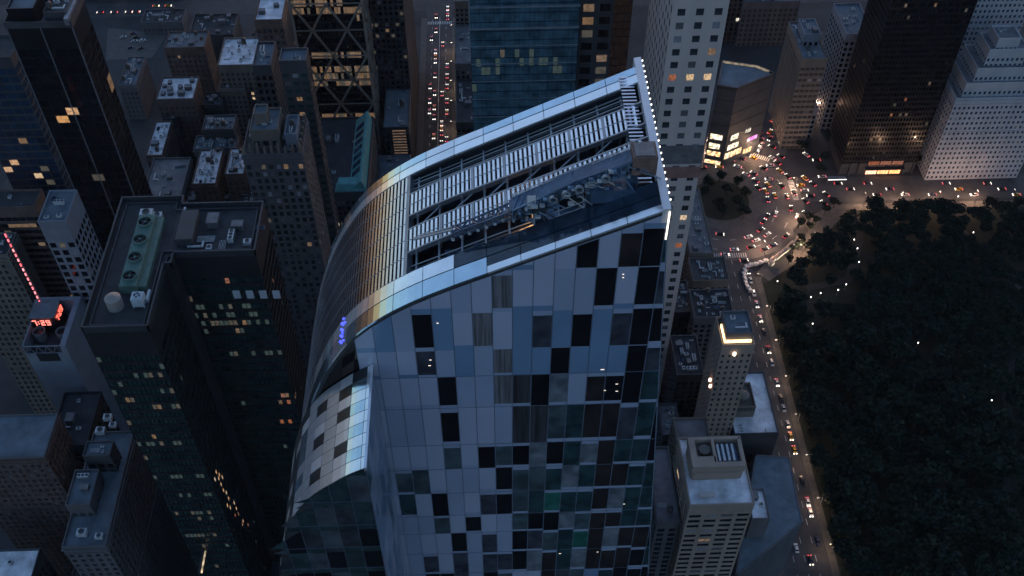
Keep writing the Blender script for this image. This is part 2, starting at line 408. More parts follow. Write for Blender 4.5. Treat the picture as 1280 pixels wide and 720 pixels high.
mk.poly([(-28.1, 165, .03), (-27.8, 165, .03), (-27.8, 639, .03), (-28.1, 639, .03)])
for x in (132, 137, 142): dash(x, 130, 395)
def zebra(cx, cy_, ang, n, ln=3.6, w=.55, gap=1.25):
    ca, sa = math.cos(ang), math.sin(ang)
    for i in range(n):
        o = (i-(n-1)/2)*gap
        q = [(-w/2+o, -ln/2), (w/2+o, -ln/2), (w/2+o, ln/2), (-w/2+o, ln/2)]
        mk.poly([(cx+a*ca-b*sa, cy_+a*sa+b*ca, .036) for a, b in q])
zebra(137, 398, 0, 15); zebra(-28, 474, 0, 14); zebra(-28, 632, 0, 14); zebra(184, 450, math.pi/2, 14); zebra(168, 482, R(-32), 14); zebra(150, 488, R(-8), 9)
for rr in (33, 41):
    for i in range(40):
        if i % 2: continue
        a, b = 2*math.pi*i/40, 2*math.pi*(i+.7)/40
        P = lambda q, t: (CC[0]+q*math.cos(t), CC[1]+q*math.sin(t), .036)
        mk.poly([P(rr-.12, a), P(rr+.12, a), P(rr+.12, b), P(rr-.12, b)])
structure('road_marking', mk, LINE)
sheet('park_lawn', [[(150.8, 120), (520, 120), (520, 431.5), (212, 431.5), (182, 398), (155, 378), (150.8, 376)]], .0, GRASSG)
PATHS = [[(1196, 250), (1200, 282), (1222, 320), (1262, 350), (1300, 385)], [(1300, 430), (1255, 465), (1262, 530), (1256, 590), (1268, 650), (1275, 720)],
         [(1110, 530), (1150, 585), (1180, 612), (1260, 620)], [(1010, 360), (1060, 350), (1075, 300), (1068, 262)], [(1000, 395), (1018, 420), (1040, 445), (1120, 470), (1250, 470)]]
PG = [[at(*p, 0) for p in l] for l in PATHS]
pb = MB()
for l in PG:
    for a, b in zip(l, l[1:]):
        a, b = Vector((*a, .03)), Vector((*b, .03)); d = (b-a).normalized(); n_ = Vector((-d.y, d.x, 0))*2.0; e = d*.8
        pb.poly([a-n_-e, b-n_+e, b+n_+e, a+n_-e])
for i, f in enumerate(pb.f):
    for k in f: x, y, z = pb.v[k]; pb.v[k] = (x, y, z+.004*i)
structure('park_path', pb, PATHM)

# ------------------------------------------------------------------ the curved skyscraper
PR = [(29.2, 306), (20, 301.6), (10, 296.9), (0, 292.1), (-6, 289.2), (-13, 285.4), (-19, 281.2), (-24, 276.4), (-28, 270.6), (-31.5, 263.8), (-34.5, 256), (-37.5, 246), (-41.5, 230), (-46, 210), (-52.5, 180), (-60, 145), (-66, 110), (-70, 75), (-72.5, 35), (-73.5, 0)]
def catmull(P, n=8):
    out = []
    for i in range(len(P)-1):
        p0, p1, p2, p3 = P[max(0, i-1)], P[i], P[i+1], P[min(len(P)-1, i+2)]
        for k in range(n):
            t = k/n
            out.append(tuple(.5*((2*p1[j])+(-p0[j]+p2[j])*t+(2*p0[j]-5*p1[j]+4*p2[j]-p3[j])*t*t+(-p0[j]+3*p1[j]-3*p2[j]+p3[j])*t**3) for j in range(2)))
    return out+[P[-1]]
PF = catmull(PR)
SL = [0.]
for a, b in zip(PF, PF[1:]): SL.append(SL[-1]+math.dist(a, b))
def prof(s):
    for i in range(len(SL)-1):
        if SL[i+1] >= s:
            t = (s-SL[i])/(SL[i+1]-SL[i]); a, b = PF[i], PF[i+1]
            dx, dz = b[0]-a[0], b[1]-a[1]; L = math.hypot(dx, dz)
            return a[0]+dx*t, a[1]+dz*t, -dz/L*-1, dx/L*-1      # x, z, outward normal (nx, nz) below
    a, b = PF[-2], PF[-1]; dx, dz = b[0]-a[0], b[1]-a[1]; L = math.hypot(dx, dz)
    return b[0], b[1], dz/L, -dx/L
def pn(s, off=0.):
    x, z, nx, nz = prof(s)
    return x+nx*off, z+nz*off
def zx(x):
    if x >= PF[0][0]: return PF[0][1]
    for a, b in zip(PF, PF[1:]):
        if b[0] <= x <= a[0]: return a[1]+(b[1]-a[1])*(a[0]-x)/max(1e-6, a[0]-b[0])
    return 0.
def sx(x):
    for i in range(len(PF)-1):
        if PF[i+1][0] <= x <= PF[i][0]: return SL[i]+(SL[i+1]-SL[i])*(PF[i][0]-x)/max(1e-6, PF[i][0]-PF[i+1][0])
    return SL[-1]
YN, YF = 118.4, 156.6
OX = (-5, 137, 0)
ONE = thing('skyscraper', 'tall curved glass skyscraper in the centre with a sloping open louvred roof', 'skyscraper', OX)
PANEL = [mat('band_panel', (.84, .85, .87), .16, metal=.72, var=.08, scale=.3), mat('band_panel_blue', (.50, .62, .70), .1, metal=.92, var=.1, scale=.3), EQ_D,
         mat('band_panel_grey', (.70, .72, .75), .16, metal=.8, var=.1, scale=.3), glass('rim_dark_reflection', (.02, .035, .055), .08, wob=.01)]  # last panel: dark tint painted for the crane mirrored in the rim
FIN = mat('fin_aluminium', (.82, .84, .88), .3, metal=.75, var=.1, scale=.4)
FINF = mat('fin_frame', (.26, .28, .31), .4, metal=.7, var=.2, scale=.4)
BACK = mat('well_dark', (.012, .014, .018), .6, var=.4, scale=.4)
BEAM = mat('blue_steel', (.055, .10, .165), .45, metal=.35, var=.35, scale=.5)
RAILM = mat('rail_grey', (.30, .32, .34), .45, metal=.5, var=.2, scale=.6)
def strip_hexa(mb, s0, s1, y0, y1, o0, o1, m=0):
    a, b = pn(s0, o0), pn(s1, o0); c, d = pn(s0, o1), pn(s1, o1)
    mb.hexa([(b[0], y0, b[1]), (a[0], y0, a[1]), (a[0], y1, a[1]), (b[0], y1, b[1]), (d[0], y0, d[1]), (c[0], y0, c[1]), (c[0], y1, c[1]), (d[0], y1, d[1])], m)
# rim bands of big metal panels: two rows on either side, joints left open
s_end = sx(-41.)
for nm, rows, seed in (('rim_band', ((YN, 122.15), (122.3, 125.6)), 3), ('rim_band', ((152.0, 154.35), (154.5, YF)), 4)):
    b = MB(OX); rr = random.Random(seed); ph = 6.3
    for ri, (ya, yb) in enumerate(rows):
        s = .6 if ri == 0 else .6
        while s < s_end:
            e = min(s+ph, s_end); near_lo = (ri == 0) == (nm and rows[0][0] < 130)
            mi = (1 if (ri == 0) == (rows[0][0] < 130) else 0) if rr.random() < .85 else 3
            nseg = 4
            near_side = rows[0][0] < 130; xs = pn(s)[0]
            if near_side and xs > -1.5 and ri == 1: mi = 4  # inner row darkened where the crane would be mirrored
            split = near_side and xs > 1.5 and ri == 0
            for k in range(nseg):
                a = s+(e-s)*k/nseg+(.06 if k == 0 else 0); c = s+(e-s)*(k+1)/nseg-(.06 if k == nseg-1 else 0)
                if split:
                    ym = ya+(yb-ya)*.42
                    strip_hexa(b, a, c, ya+.05, ym-.02, -.25, .12, 0); strip_hexa(b, a, c, ym+.02, yb-.05, -.25, .12, 4)  # pale strip and dark strip paint the reflected sky and crane
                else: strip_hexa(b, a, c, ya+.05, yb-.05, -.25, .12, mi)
            s = e
    ya, yb = rows[0][0], rows[1][1]
    s = .6
    while s < s_end: strip_hexa(b, s, min(s+1.5, s_end), ya+.02, yb-.02, -.8, -.25, 2); s += 1.5
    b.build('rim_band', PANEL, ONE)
# louvres: fins running across the roof in rows; curved wall behind
fr = MB(OX)
def fins(name, s0, s1, rows, pitch=.92, w=.47, off=(-.34, .04)):
    b = MB(OX); s = s0
    while s < s1-w:
        for ya, yb in rows: strip_hexa(b, s, s+w, ya+.06, yb-.06, off[0], off[1])
        s += pitch
    return b.build(name, FIN, ONE)
lip = sx(-14.4)
S1 = (140.5, 143.4, 146.4); S2 = (131.0, 134.0, 136.9)
fins('roof_louvre', 2.4, lip-.3, [(140.5, 143.4), (143.4, 146.4)])
fins('roof_louvre', 2.4, lip-.3, [(131.0, 134.0), (134.0, 136.9)])
rows = [(125.7+26.2/6*k, 125.7+26.2/6*(k+1)) for k in range(6)]
FIN = mat('fin_curved', (.62, .62, .66), .22, metal=.97, var=.1, scale=.4)
fins('curved_louvre', lip+.4, sx(-45), rows)
wl = sx(-45)
low = MB(OX); s = wl
while s < SL[-1]-1.4:
    e = s+1.1
    for k in range(6): strip_hexa(low, s, s+.34, rows[k][0]+.06, rows[k][1]-.06, -.3, .03)
    s = e
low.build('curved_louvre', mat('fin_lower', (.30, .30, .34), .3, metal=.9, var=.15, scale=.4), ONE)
# frames along the rows
def run(mb, y, s0, s1, w, o0, o1, step=1.6, m=0):
    s = s0
    while s < s1: strip_hexa(mb, s, min(s1, s+step), y-w/2, y+w/2, o0, o1, m); s += step
for y in S1+S2: run(fr, y, .8, lip, .16 if y in (143.4, 134.0) else .34, -.9 if y not in (143.4, 134.0) else -.2, .10)
for k in range(7): run(fr, 125.7+26.2/6*k, lip, SL[-1], .14, -.35, .09)
strip_hexa(fr, lip-.35, lip+.4, 125.6, 152, -1.6, .12)
for k in range(1, 7): # cross posts along the strips
    s = 2+(lip-3)*k/7
    for ya, yb in ((140.5, 146.4), (131., 136.9)): strip_hexa(fr, s-.28, s+.28, ya, yb, -.5, .09)
fr.build('louvre_frame', FINF, ONE)
# backing of the curved wall
bk = MB(OX); s = lip
while s < SL[-1]:
    e = min(SL[-1], s+1.6); strip_hexa(bk, s, e, YN+.05, YF-.05, -1.0, -.72); s = e
bk.build('curved_wall', glass('curved_wall_glass', (.018, .018, .026), .18, wob=.1), ONE)
# north rim with the row of bulbs
nr = MB(OX)
nr.hexa([(28.3, YN, 303), (29.6, YN, 303), (29.6, YF+2.2, 303), (28.3, YF+2.2, 303), (28.3, YN-.1, 306.1), (29.6, YN-.1, 306.3), (29.6, YF+2.2, 306.3), (28.3, YF+2.2, 306.1)])
nr.build('north_rim', mat('rim_white', (.6, .62, .65), .35, metal=.3, var=.08, scale=.4), ONE)
nb = MB(OX)
for k in range(30):
    y = 126+k*.98
    nb.box(25.2, 27.7, y, y+.36, zx(26.4)-.5, zx(26.4)+.25)
nb.build('end_louvre', FIN, ONE)
bme = MB(); bme.cyl((0, 0), .12, -.12, .12, 8)
BULB = bme.mesh('rim_bulb', [L_BULB])
for k in range(24):
    inst('rim_bulb', BULB, ONE, (29.78-OX[0], 120.5+k*1.62-OX[1], 306.2))
vb = MB(OX); vb.box(29.3, 29.55, YN-.3, YN-.1, 299.5, 305.6); vb.build('corner_light', lit('corner_lamp', (1, .9, .75), 2.5, contrast=.6), ONE)
# the open well under the roof
well = MB(OX)
WD = 8.5
for xa, xb in ((-14.6, 0), (0, 14), (14, 28.2)):
    well.hexa([(xa, 125.8, zx(xa)-WD-.5), (xb, 125.8, zx(xb)-WD-.5), (xb, 151.9, zx(xb)-WD-.5), (xa, 151.9, zx(xa)-WD-.5),
               (xa, 125.8, zx(xa)-WD), (xb, 125.8, zx(xb)-WD), (xb, 151.9, zx(xb)-WD), (xa, 151.9, zx(xa)-WD)])
    for ya, yb in ((125.5, 125.8), (151.9, 152.2)):
        well.hexa([(xa, ya, zx(xa)-WD-.5), (xb, ya, zx(xb)-WD-.5), (xb, yb, zx(xb)-WD-.5), (xa, yb, zx(xa)-WD-.5),
                   (xa, ya, zx(xa)-.8), (xb, ya, zx(xb)-.8), (xb, yb, zx(xb)-.8), (xa, yb, zx(xa)-.8)])
well.box(28.2, 28.5, 125.5, 152.2, 296, 304.5); well.box(-15, -14.6, 125.5, 152.2, 274, zx(-14.6)-1.)
well.build('roof_well', BACK, ONE)
fit = MB(OX); rr = random.Random(8)
for k in range(80):
    x = rr.uniform(-13, 26); y = rr.choice([rr.uniform(126.5, 130.2), rr.uniform(137.6, 139.9), rr.uniform(147.2, 151)])
    a, b_, h = rr.uniform(.3, 2.2), rr.uniform(.2, .8), rr.uniform(.8, 5.2)
    fit.box(x-a, x+a, y-b_, y+b_, zx(x-a)-WD-.2, zx(x)-WD+h, 0)
for y in (127.0, 128.3, 129.6, 138.3, 139.4, 147.6, 148.8, 150.2, 151.2):       # rails and pipes along the slope
    for dz in ((-1.2, -2.6) if y > 140 or y < 129 else (-3.4,)):
        fit.bar((-13.8, y, zx(-13.8)+dz), (26.5, y, zx(26.5)+dz), .2, .2, 1)
for k in range(10):
    x = -12.5+k*4.2
    for ya, yb in ((126, 130.9), (137, 140.4), (146.5, 151.8)):
        fit.bar((x, ya, zx(x)-1.6), (x, yb, zx(x)-1.6), .3, .4, 1)
    for y in (130.8, 137.2, 140.2, 146.7): fit.box(x-.2, x+.2, y-.2, y+.2, zx(x)-WD, zx(x)-.4, 1)
for k in range(6):
    x = -12.5+k*6.2; fit.bar((x, 137.2, zx(x)-.9), (x+4.2, 140.3, zx(x+4.2)-.9), .22, .22, 1)
    fit.bar((x, 147, zx(x)-5), (x+4.2, 147, zx(x+4.2)-1.2), .18, .18, 1)
fit.build('roof_steelwork', [BEAM, RAILM], ONE)
pl = MB(OX)      # blue plant room deck at the upper end
for (xa, xb, ya, yb, h, m) in ((17.5, 25, 126.6, 129.4, -.7, 0), (19, 22, 127.2, 128.8, .3, 1), (10.5, 16.5, 126.2, 129, -2.4, 0), (12, 15, 126.6, 128.4, -1.5, 1), (23, 25.6, 128.4, 130.4, .6, 0), (3, 8, 126.4, 128.2, -4, 0)):
    pl.box(xa, xb, ya, yb, zx(xa)-WD+1, zx(xb)+h-1.2, m)
pl.box(19.2, 21.8, 126.2, 126.5, zx(20)-1.4, zx(20)-.6, 2)
pl.build('plant_room', [BEAM, mat('plant_blue', (.15, .22, .31), .5, metal=.3), EQ_L], ONE)
wl_ = bpy.data.lights.new('work_light', 'POINT'); wl_.energy = 90; wl_.color = (1, .45, .15); wl_.shadow_soft_size = .4
wo_ = bpy.data.objects.new('work_light', wl_); COL.objects.link(wo_); wo_.parent = ONE; wo_.location = (8-OX[0], 127.6-OX[1], zx(8)-4.2)
wg = MB(OX); wg.box(6.2, 9.6, 129.6, 129.8, zx(8)-4.9, zx(8)-4.7); wg.box(7.4, 10.4, 128.9, 129.1, zx(9)-5.9, zx(9)-5.75); wg.build('work_lamp', lit('work_lamp_glow', (1, .5, .16), 5, contrast=.6), ONE)
# east wall: pale panels in columns 3.54 m wide, with scattered glass windows in front of the panel skin
CM = [mat('pane_pale', (.31, .35, .46), .24, var=.06, scale=.06, spec=.7), mat('pane_blue', (.13, .21, .33), .2, var=.1, scale=.08, spec=.7),
      mat('pane_slate', (.25, .30, .41), .22, var=.08, scale=.06, spec=.7), mat('pane_grey', (.17, .20, .24), .22, var=.15, scale=.2, spec=.6),
      mat('pane_teal', (.05, .10, .115), .15, var=.25, scale=.3, spec=.6)]
MULL = mat('mullion', (.12, .15, .20), .4, metal=.5, var=.1)
REFL_STRIPE = mat('reflection_stripe', (.10, .10, .115), .7, var=.8, scale=1.1, stretch=(1.6, 1.6, .05))  # stripes painted in for reflections of neighbouring buildings, also in the darker copy below
REFL_STRIPE_D = mat('reflection_stripe_dark', (.028, .028, .034), .7, var=.8, scale=1.1, stretch=(1.6, 1.6, .05))
CW, XR, NC = 3.54, 29.2, 15
YB = [240, 288, 336, 388, 434, 467, 506, 552, 582, 612, 640, 662, 687, 712]
ZB = [onY(700, y_, YN)[1] for y_ in YB]
while ZB[-1] > 14: ZB.append(ZB[-1]-8.3)
GKEY = 'KNDGgTJSsL'
GMAT = [G_BLK, glass('glass_brown', (.020, .016, .016), .1), glass('glass_slate', (.040, .044, .06), .14), glass('glass_grey_teal', (.045, .068, .08), .16),
        glass('glass_milky', (.11, .13, .155), .22), glass('glass_teal', (.016, .04, .046), .12), glass('glass_jade', (.016, .10, .08), .15), REFL_STRIPE, REFL_STRIPE_D, LW[3]]
TOPR = {1: 'KNPKPPPPPPPPPPP', 2: 'KPKPPPPSPPPPPPP', 3: 'KDBKBDBPSPBKPBP', 4: 'KBBBKBBSPBPDPPP', 5: 'KKNPgKsSPPKPPPP'}
LOWR = [(820, 530, 'K'), (790, 530, 'D'), (768, 530, 'N'), (748, 530, 'N'), (727, 530, 'T'), (706, 530, 'K'), (686, 530, 'G'), (664, 530, 's'), (643, 530, 's'), (559, 532, 'K'),
        (604, 566, 'K'), (624, 566, 'G'), (645, 566, 'K'), (665, 566, 'g'), (686, 566, 'K'), (706, 566, 'T'), (726, 566, 'g'), (748, 566, 'N'), (768, 566, 'N'), (788, 566, 'T'), (808, 566, 'T'), (565, 567, 'G'),
        (624, 597, 'K'), (643, 597, 'G'), (664, 597, 'G'), (684, 597, 'T'), (704, 597, 'g'), (724, 597, 'T'), (745, 597, 'N'), (765, 597, 'N'), (785, 597, 'T'), (806, 597, 'T'), (510, 600, 'G'), (530, 600, 'G'),
        (610, 626, 'D'), (628, 626, 'K'), (646, 626, 'G'), (665, 626, 'T'), (684, 626, 'J'), (704, 626, 'T'), (724, 626, 'T'), (745, 626, 'N'), (762, 626, 'g'), (785, 626, 'T'), (553, 628, 'K'), (505, 628, 'T'),
        (647, 651, 'G'), (665, 651, 'K'), (683, 651, 'K'), (702, 651, 'g'), (720, 651, 'G'), (740, 651, 'N'), (760, 651, 'N'), (780, 651, 'T'), (556, 653, 'G'), (592, 650, 'K'),
        (613, 675, 'D'), (648, 675, 'K'), (665, 675, 'D'), (683, 675, 'G'), (701, 675, 'T'), (719, 675, 'J'), (740, 675, 'N'), (768, 675, 'g'), (790, 675, 'N'), (578, 676, 'K'),
        (613, 700, 'D'), (631, 700, 'D'), (648, 700, 'K'), (665, 700, 'g'), (683, 700, 'N'), (700, 700, 'T'), (716, 700, 'g'), (740, 700, 'N'), (760, 700, 'N'), (780, 700, 'N'), (581, 700, 'D'), (540, 712, 'D')]
KIND = {}
for r_, row in TOPR.items():
    for c, k in enumerate(row): KIND[(c, r_)] = k
for px, py, k in LOWR:
    x, z = onY(px, py, YN); c = int((XR-x)//CW)
    r_ = max(i for i in range(len(ZB)-1) if ZB[i] > z)
    KIND[(c, r_)] = k
rr = random.Random(21)
wallb = MB(OX); mull = MB(OX); rest = MB(OX); winlist = []
def xr_at(z): return XR+.072*(306-max(z, 120))
def clip_edge(q, ins):
    out = []
    f_ = lambda P_: xr_at(P_[1])-ins-P_[0]
    for i_ in range(len(q)):
        A1, B1 = q[i_], q[(i_+1) % len(q)]; fa, fb_ = f_(A1), f_(B1)
        if fa >= 0: out.append(A1)
        if fa*fb_ < 0: t_ = fa/(fa-fb_); out.append((A1[0]+(B1[0]-A1[0])*t_, A1[1]+(B1[1]-A1[1])*t_))
    return out if len(out) > 2 else None
def clipped(xa, xb, zb, zt, drop):
    if xa > XR-.01: return clip_edge([(xa, zb), (xb, zb), (xb, zt), (xa, zt)], .02 if drop < 1 else .12)
    za, zb_ = zx(xa)-drop, zx(xb)-drop
    poly_ = [(xa, zb), (xb, zb), (xb, zt), (xa, zt)]; q_ = []
    fz = lambda P_: za+(zb_-za)*(P_[0]-xa)/(xb-xa)-P_[1]
    for i_ in range(4):
        A1, B1 = poly_[i_], poly_[(i_+1) % 4]; fa, fb_ = fz(A1), fz(B1)
        if fa >= 0: q_.append(A1)
        if fa*fb_ < 0: t_ = fa/(fa-fb_); q_.append((A1[0]+(B1[0]-A1[0])*t_, A1[1]+(B1[1]-A1[1])*t_))
    return q_ if len(q_) > 2 else None
for c in range(-4, NC):
    xb = XR-c*CW; xa = xb-CW
    for r_ in range(len(ZB)-1):
        zt, zb = ZB[r_], ZB[r_+1]
        if xa < -24.8 and zb < 271: continue
        k = KIND.get((c, r_))
        if k is None and c < 0: k = rr.choice('KKNTTDD')
        if k is None:
            if r_ >= 13: k = rr.choices('KNDGTPB', [4, 2 if c < 6 else .3, 2, 2, 2, 5 if c > 4 else 1, 1])[0]
            else: k = 'P'
        q_ = clipped(xa, xb, zb, zt, .9)
        if not q_: continue
        wk = {'P': 0 if rr.random() < .62 else 2, 'B': 1}.get(k, 2)
        wallb.poly([(u_, YN, v_) for u_, v_ in q_], wk)
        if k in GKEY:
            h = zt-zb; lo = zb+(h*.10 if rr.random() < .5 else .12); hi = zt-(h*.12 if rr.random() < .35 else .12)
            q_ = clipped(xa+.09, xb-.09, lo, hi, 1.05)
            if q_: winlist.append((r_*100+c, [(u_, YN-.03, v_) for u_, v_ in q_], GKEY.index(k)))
        elif k == 'P' and rr.random() < .5:      # spandrel tone at the floor line
            q_ = clipped(xa, xb, zb, zb+(zt-zb)*.13, .9)
            if q_: wallb.poly([(u_, YN-.012, v_) for u_, v_ in q_], 1 if r_ < 5 else 2)
winlist.sort(key=lambda t: t[0])
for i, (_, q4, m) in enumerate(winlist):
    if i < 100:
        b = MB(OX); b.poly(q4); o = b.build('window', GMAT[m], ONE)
        if m in (7, 8): o['label'] = 'window with striped reflections painted in'
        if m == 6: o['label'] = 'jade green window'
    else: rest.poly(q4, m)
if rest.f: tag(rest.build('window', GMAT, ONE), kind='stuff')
wallb.build('east_wall', CM, ONE)
cl_ = lit('ceiling_spot', (1, .85, .7), 1.6, contrast=.2)
for px, py, w_ in ((547, 404, .25), (538, 450, .3), (537, 457, .35), (756, 488, .3), (771, 480, .35), (771, 489, .35), (753, 462, .5), (779, 343, .2), (779, 347, .2), (700, 692, .4), (747, 690, .3), (780, 630, .3)):
    x, z = onY(px, py, YN-.05); b = MB(OX); b.box(x-w_*.7, x+w_*.7, YN-.075, YN-.045, z-.07, z+.07); b.build('ceiling_lamp', cl_, ONE)
for c in range(-3, NC+1):
    x = XR-c*CW
    if x < -24.9: continue
    mull.box(x-.045, x+.045, YN-.06, YN+.14, 8, zx(x)-.9 if c >= 0 else 306-(x-XR)/.072)
for z in ZB[5:]:
    xl = -24.6 if z < 275 else None
    if xl is None:
        xl = 29
        for a in [29-i*.5 for i in range(110)]:
            if zx(a)-.9 > z: xl = a
    mull.box(max(xl, -24.6), xr_at(z)-.02, YN-.05, YN+.13, z-.04, z+.05)
mull.build('mullion', MULL, ONE)
# solid body behind the east wall, north and west walls
body = MB(OX)
core = [(XR-.15, 0)]
for i in range(len(PF)-1, -1, -2): core.append((PF[i][0]+1.0, max(0, PF[i][1]-11.0)))
core = [(XR-.15, 2), (XR-.15, 294.2)]+[(x+.9, z-11) for x, z in PF if z > 14 and x < 28]+[(-72, 2)]
n_ = len(core)
ya, yb = YN+.16, YF-.05
body.poly([(x, ya, z) for x, z in core][::-1]); body.poly([(x, yb, z) for x, z in core])
for i in range(n_):
    a, b_ = core[i], core[(i+1) % n_]; body.poly([(a[0], ya, a[1]), (b_[0], ya, b_[1]), (b_[0], yb, b_[1]), (a[0], yb, a[1])])
# upper east lining between body and roof
up = [(XR-.15, 294.2), (XR-.15, 304.9)]+[(x, z-.95) for x, z in PF if x < 28 and z > 200]
lo_ = [(x+.9, z-11) for x, z in PF if x < 28 and z > 200][::-1]
for y in (YN+.16, YF-.06):
    for i in range(len(up)-2):
        a, b_ = up[i+1], up[i+2]; xa_, xb_ = a[0], b_[0]
        body.poly([(xb_, y, b_[1]), (xb_, y, b_[1]-13), (xa_, y, a[1]-13), (xa_, y, a[1])])
body.build('body', G_BLK, ONE)
nw = MB(OX)
for za_, zb_ in ((2, 120), (120, 303)):
    nw.hexa([(XR-.14, YN+.02, za_), (xr_at(za_), YN+.02, za_), (xr_at(za_), YF, za_), (XR-.14, YF, za_), (XR-.14, YN+.02, zb_), (xr_at(zb_), YN+.02, zb_), (xr_at(zb_), YF, zb_), (XR-.14, YF, zb_)])
nw.build('north_wall', G_BLU2, ONE)
nm = MB(OX)
for k in range(11): y = YN+.1+k*3.78; nm.bar((xr_at(303)+.04, y, 303), (xr_at(120)+.04, y, 120), .12)
for k in range(72): zq = 303-k*4.15; nm.box(xr_at(zq)-.02, xr_at(zq)+.07, YN+.03, YF, zq-.15, zq)
nm.build('north_mullion', MULL, ONE)
# lower wing with its own curved roof
WY = 96.1; WX = -21.4
wpr = catmull([(WX, 268.4), (-24.3, 266.6), (-27.0, 264.4), (-31.7, 259.9), (-35.3, 254.4), (-37.6, 248.9), (-40.1, 240.1), (-42.2, 230), (-46.5, 207), (-53, 176), (-60, 142), (-66, 108), (-70, 74), (-72.5, 35), (-73.5, 2)], 6)
wsl = [0.]
for a, b_ in zip(wpr, wpr[1:]): wsl.append(wsl[-1]+math.dist(a, b_))
def wp(s, off=0):
    for i in range(len(wsl)-1):
        if wsl[i+1] >= s or i == len(wsl)-2:
            a, b_ = wpr[i], wpr[i+1]; L = wsl[i+1]-wsl[i]; t = (s-wsl[i])/L; dx, dz = (b_[0]-a[0])/L, (b_[1]-a[1])/L
            return a[0]+(b_[0]-a[0])*t+dz*off, a[1]+(b_[1]-a[1])*t-dx*off
wr = MB(OX); rr = random.Random(5)
WM = [PANEL[0], PANEL[1], G_DULL, mat('wing_panel_grey', (.46, .47, .50), .3, metal=.55, var=.08), mat('wing_panel_pale', (.66, .66, .69), .28, metal=.5, var=.06), EQ_D]
NRW = 9
colw = [1.0, 3.4, 3.4, 3.4, 3.4, 3.4]+[3.9]*50
s = 0.; ci = 0
wy1 = YN-.1
pats = {0: [0]*9, 1: [0, 1, 0, 1, 0, 1, 0, 1, 2], 2: [4, 4, 2, 4, 4, 2, 4, 2, 4], 3: [3, 3, 3, 3, 3, 3, 3, 3, 3], 4: [3, 2, 4, 3, 2, 4, 3, 2, 3], 5: [3, 3, 3, 3, 3, 3, 3, 3, 3]}
while s < wsl[-1]-4 and ci < len(colw):
    e = s+colw[ci]
    for k in range(NRW):
        y0_, y1_ = WY+(wy1-WY)*k/NRW, WY+(wy1-WY)*(k+1)/NRW
        m = pats[ci][k] if ci in pats else rr.choice([2, 2, 3, 5, 4, 1])
        for j in range(3):
            a_, c_ = s+(e-s)*j/3+(.05 if j == 0 else 0), s+(e-s)*(j+1)/3-(.05 if j == 2 else 0)
            A, B_, C_, D_ = wp(a_, 0), wp(c_, 0), wp(a_, .15), wp(c_, .15)
            p0, p1 = y0_+.06, y1_-.06
            wr.hexa([(B_[0], p0, B_[1]), (A[0], p0, A[1]), (A[0], p1, A[1]), (B_[0], p1, B_[1]), (D_[0], p0, D_[1]), (C_[0], p0, C_[1]), (C_[0], p1, C_[1]), (D_[0], p1, D_[1])], m)
    s = e; ci += 1
wr.build('wing_roof', WM, ONE)
wb = MB(OX)
pts = [(x+.05, z-.2) for x, z in wpr if z > 2]+[(-73, 2), (WX, 2)]
wb.poly([(x, WY+.1, z) for x, z in pts][::-1]); wb.poly([(x, wy1, z) for x, z in pts])
for i in range(len(pts)):
    a, b_ = pts[i], pts[(i+1) % len(pts)]
    if i < len(pts)-3: wb.poly([(a[0], WY+.1, a[1]-.05), (b_[0], WY+.1, b_[1]-.05), (b_[0], wy1, b_[1]-.05), (a[0], wy1, a[1]-.05)])
wb.build('wing_body', EQ_D, ONE)
nwall = MB(OX)
for k in range(6):
    y0_, y1_ = WY+(wy1-WY)*k/6, WY+(wy1-WY)*(k+1)/6
    for r_ in range(32):
        zt = 268-r_*8.3; m = rr.choice([1, 2, 2, 1, 0]) if (k+r_) % 9 else 4
        nwall.poly([(WX+.03, y0_+.05, zt-8.2), (WX+.03, y1_-.05, zt-8.2), (WX+.03, y1_-.05, zt), (WX+.03, y0_+.05, zt)], m)
nwall.build('wing_north_wall', CM, ONE)
we = MB(OX); wm = MB(OX)
def wz(x):
    for a, b_ in zip(wpr, wpr[1:]):
        if b_[0] <= x <= a[0]: return a[1]+(b_[1]-a[1])*(a[0]-x)/max(1e-6, a[0]-b_[0])
    return 2
WWIN = [glass('wing_glass_slate', (.05, .06, .075), .15), G_BLK, glass('wing_glass_dim', (.028, .034, .042), .12), glass('wing_glass_teal', (.022, .04, .045), .12), lit('wing_lit', (.9, .6, .4), .035)]
for c in range(15):
    xb = WX-c*3.5; xa = xb-3.5
    for r_ in range(30):
        zt = 268.4-2.4-r_*8.3; zb = zt-8.3
        if r_ == 0: zt = 268.4
        ta, tb = min(zt, wz(xa)-.25), min(zt, wz(xb)-.25)
        if tb <= zb+.1: continue
        if ta < zb: ta = zb+.02
        for (f0, f1) in ((0, .22), (.22, 1)):
            h0, h1 = zb+(zt-zb)*(1-f1), zb+(zt-zb)*(1-f0)
            a0_, a1_ = min(h1, ta), min(h1, tb)
            if a1_ <= h0+.05: continue
            a0_ = max(a0_, h0+.02)
            q4 = [(xa+.06, WY, h0+.06), (xb-.06, WY, h0+.06), (xb-.06, WY, a1_-.02), (xa+.06, WY, max(h0+.07, a0_-.02))]
            we.poly(q4, 3 if f0 == 0 and rr.random() < .7 else rr.choices([0, 1, 2, 3, 4], [3, 3, 4, 3, 0])[0])
we.build('wing_east_wall', WWIN, ONE)
for c in range(15):
    x = WX-c*3.5; wm.box(x-.06, x+.06, WY-.08, WY+.05, 2, wz(x)-.2)
for r_ in range(30):
    z = 266-r_*8.3
    xl = WX
    for i in range(110):
        if wz(WX-i*.5)-.2 > z: xl = WX-i*.5
    if z > 4: wm.box(xl, WX, WY-.06, WY+.05, z-.06, z+.06)
wm.build('wing_mullion', MULL, ONE)
wt = MB(OX); wt.box(WX-.25, WX+.2, WY-.15, wy1, 267.9, 268.8); wt.build('wing_trim', PANEL[0], ONE)
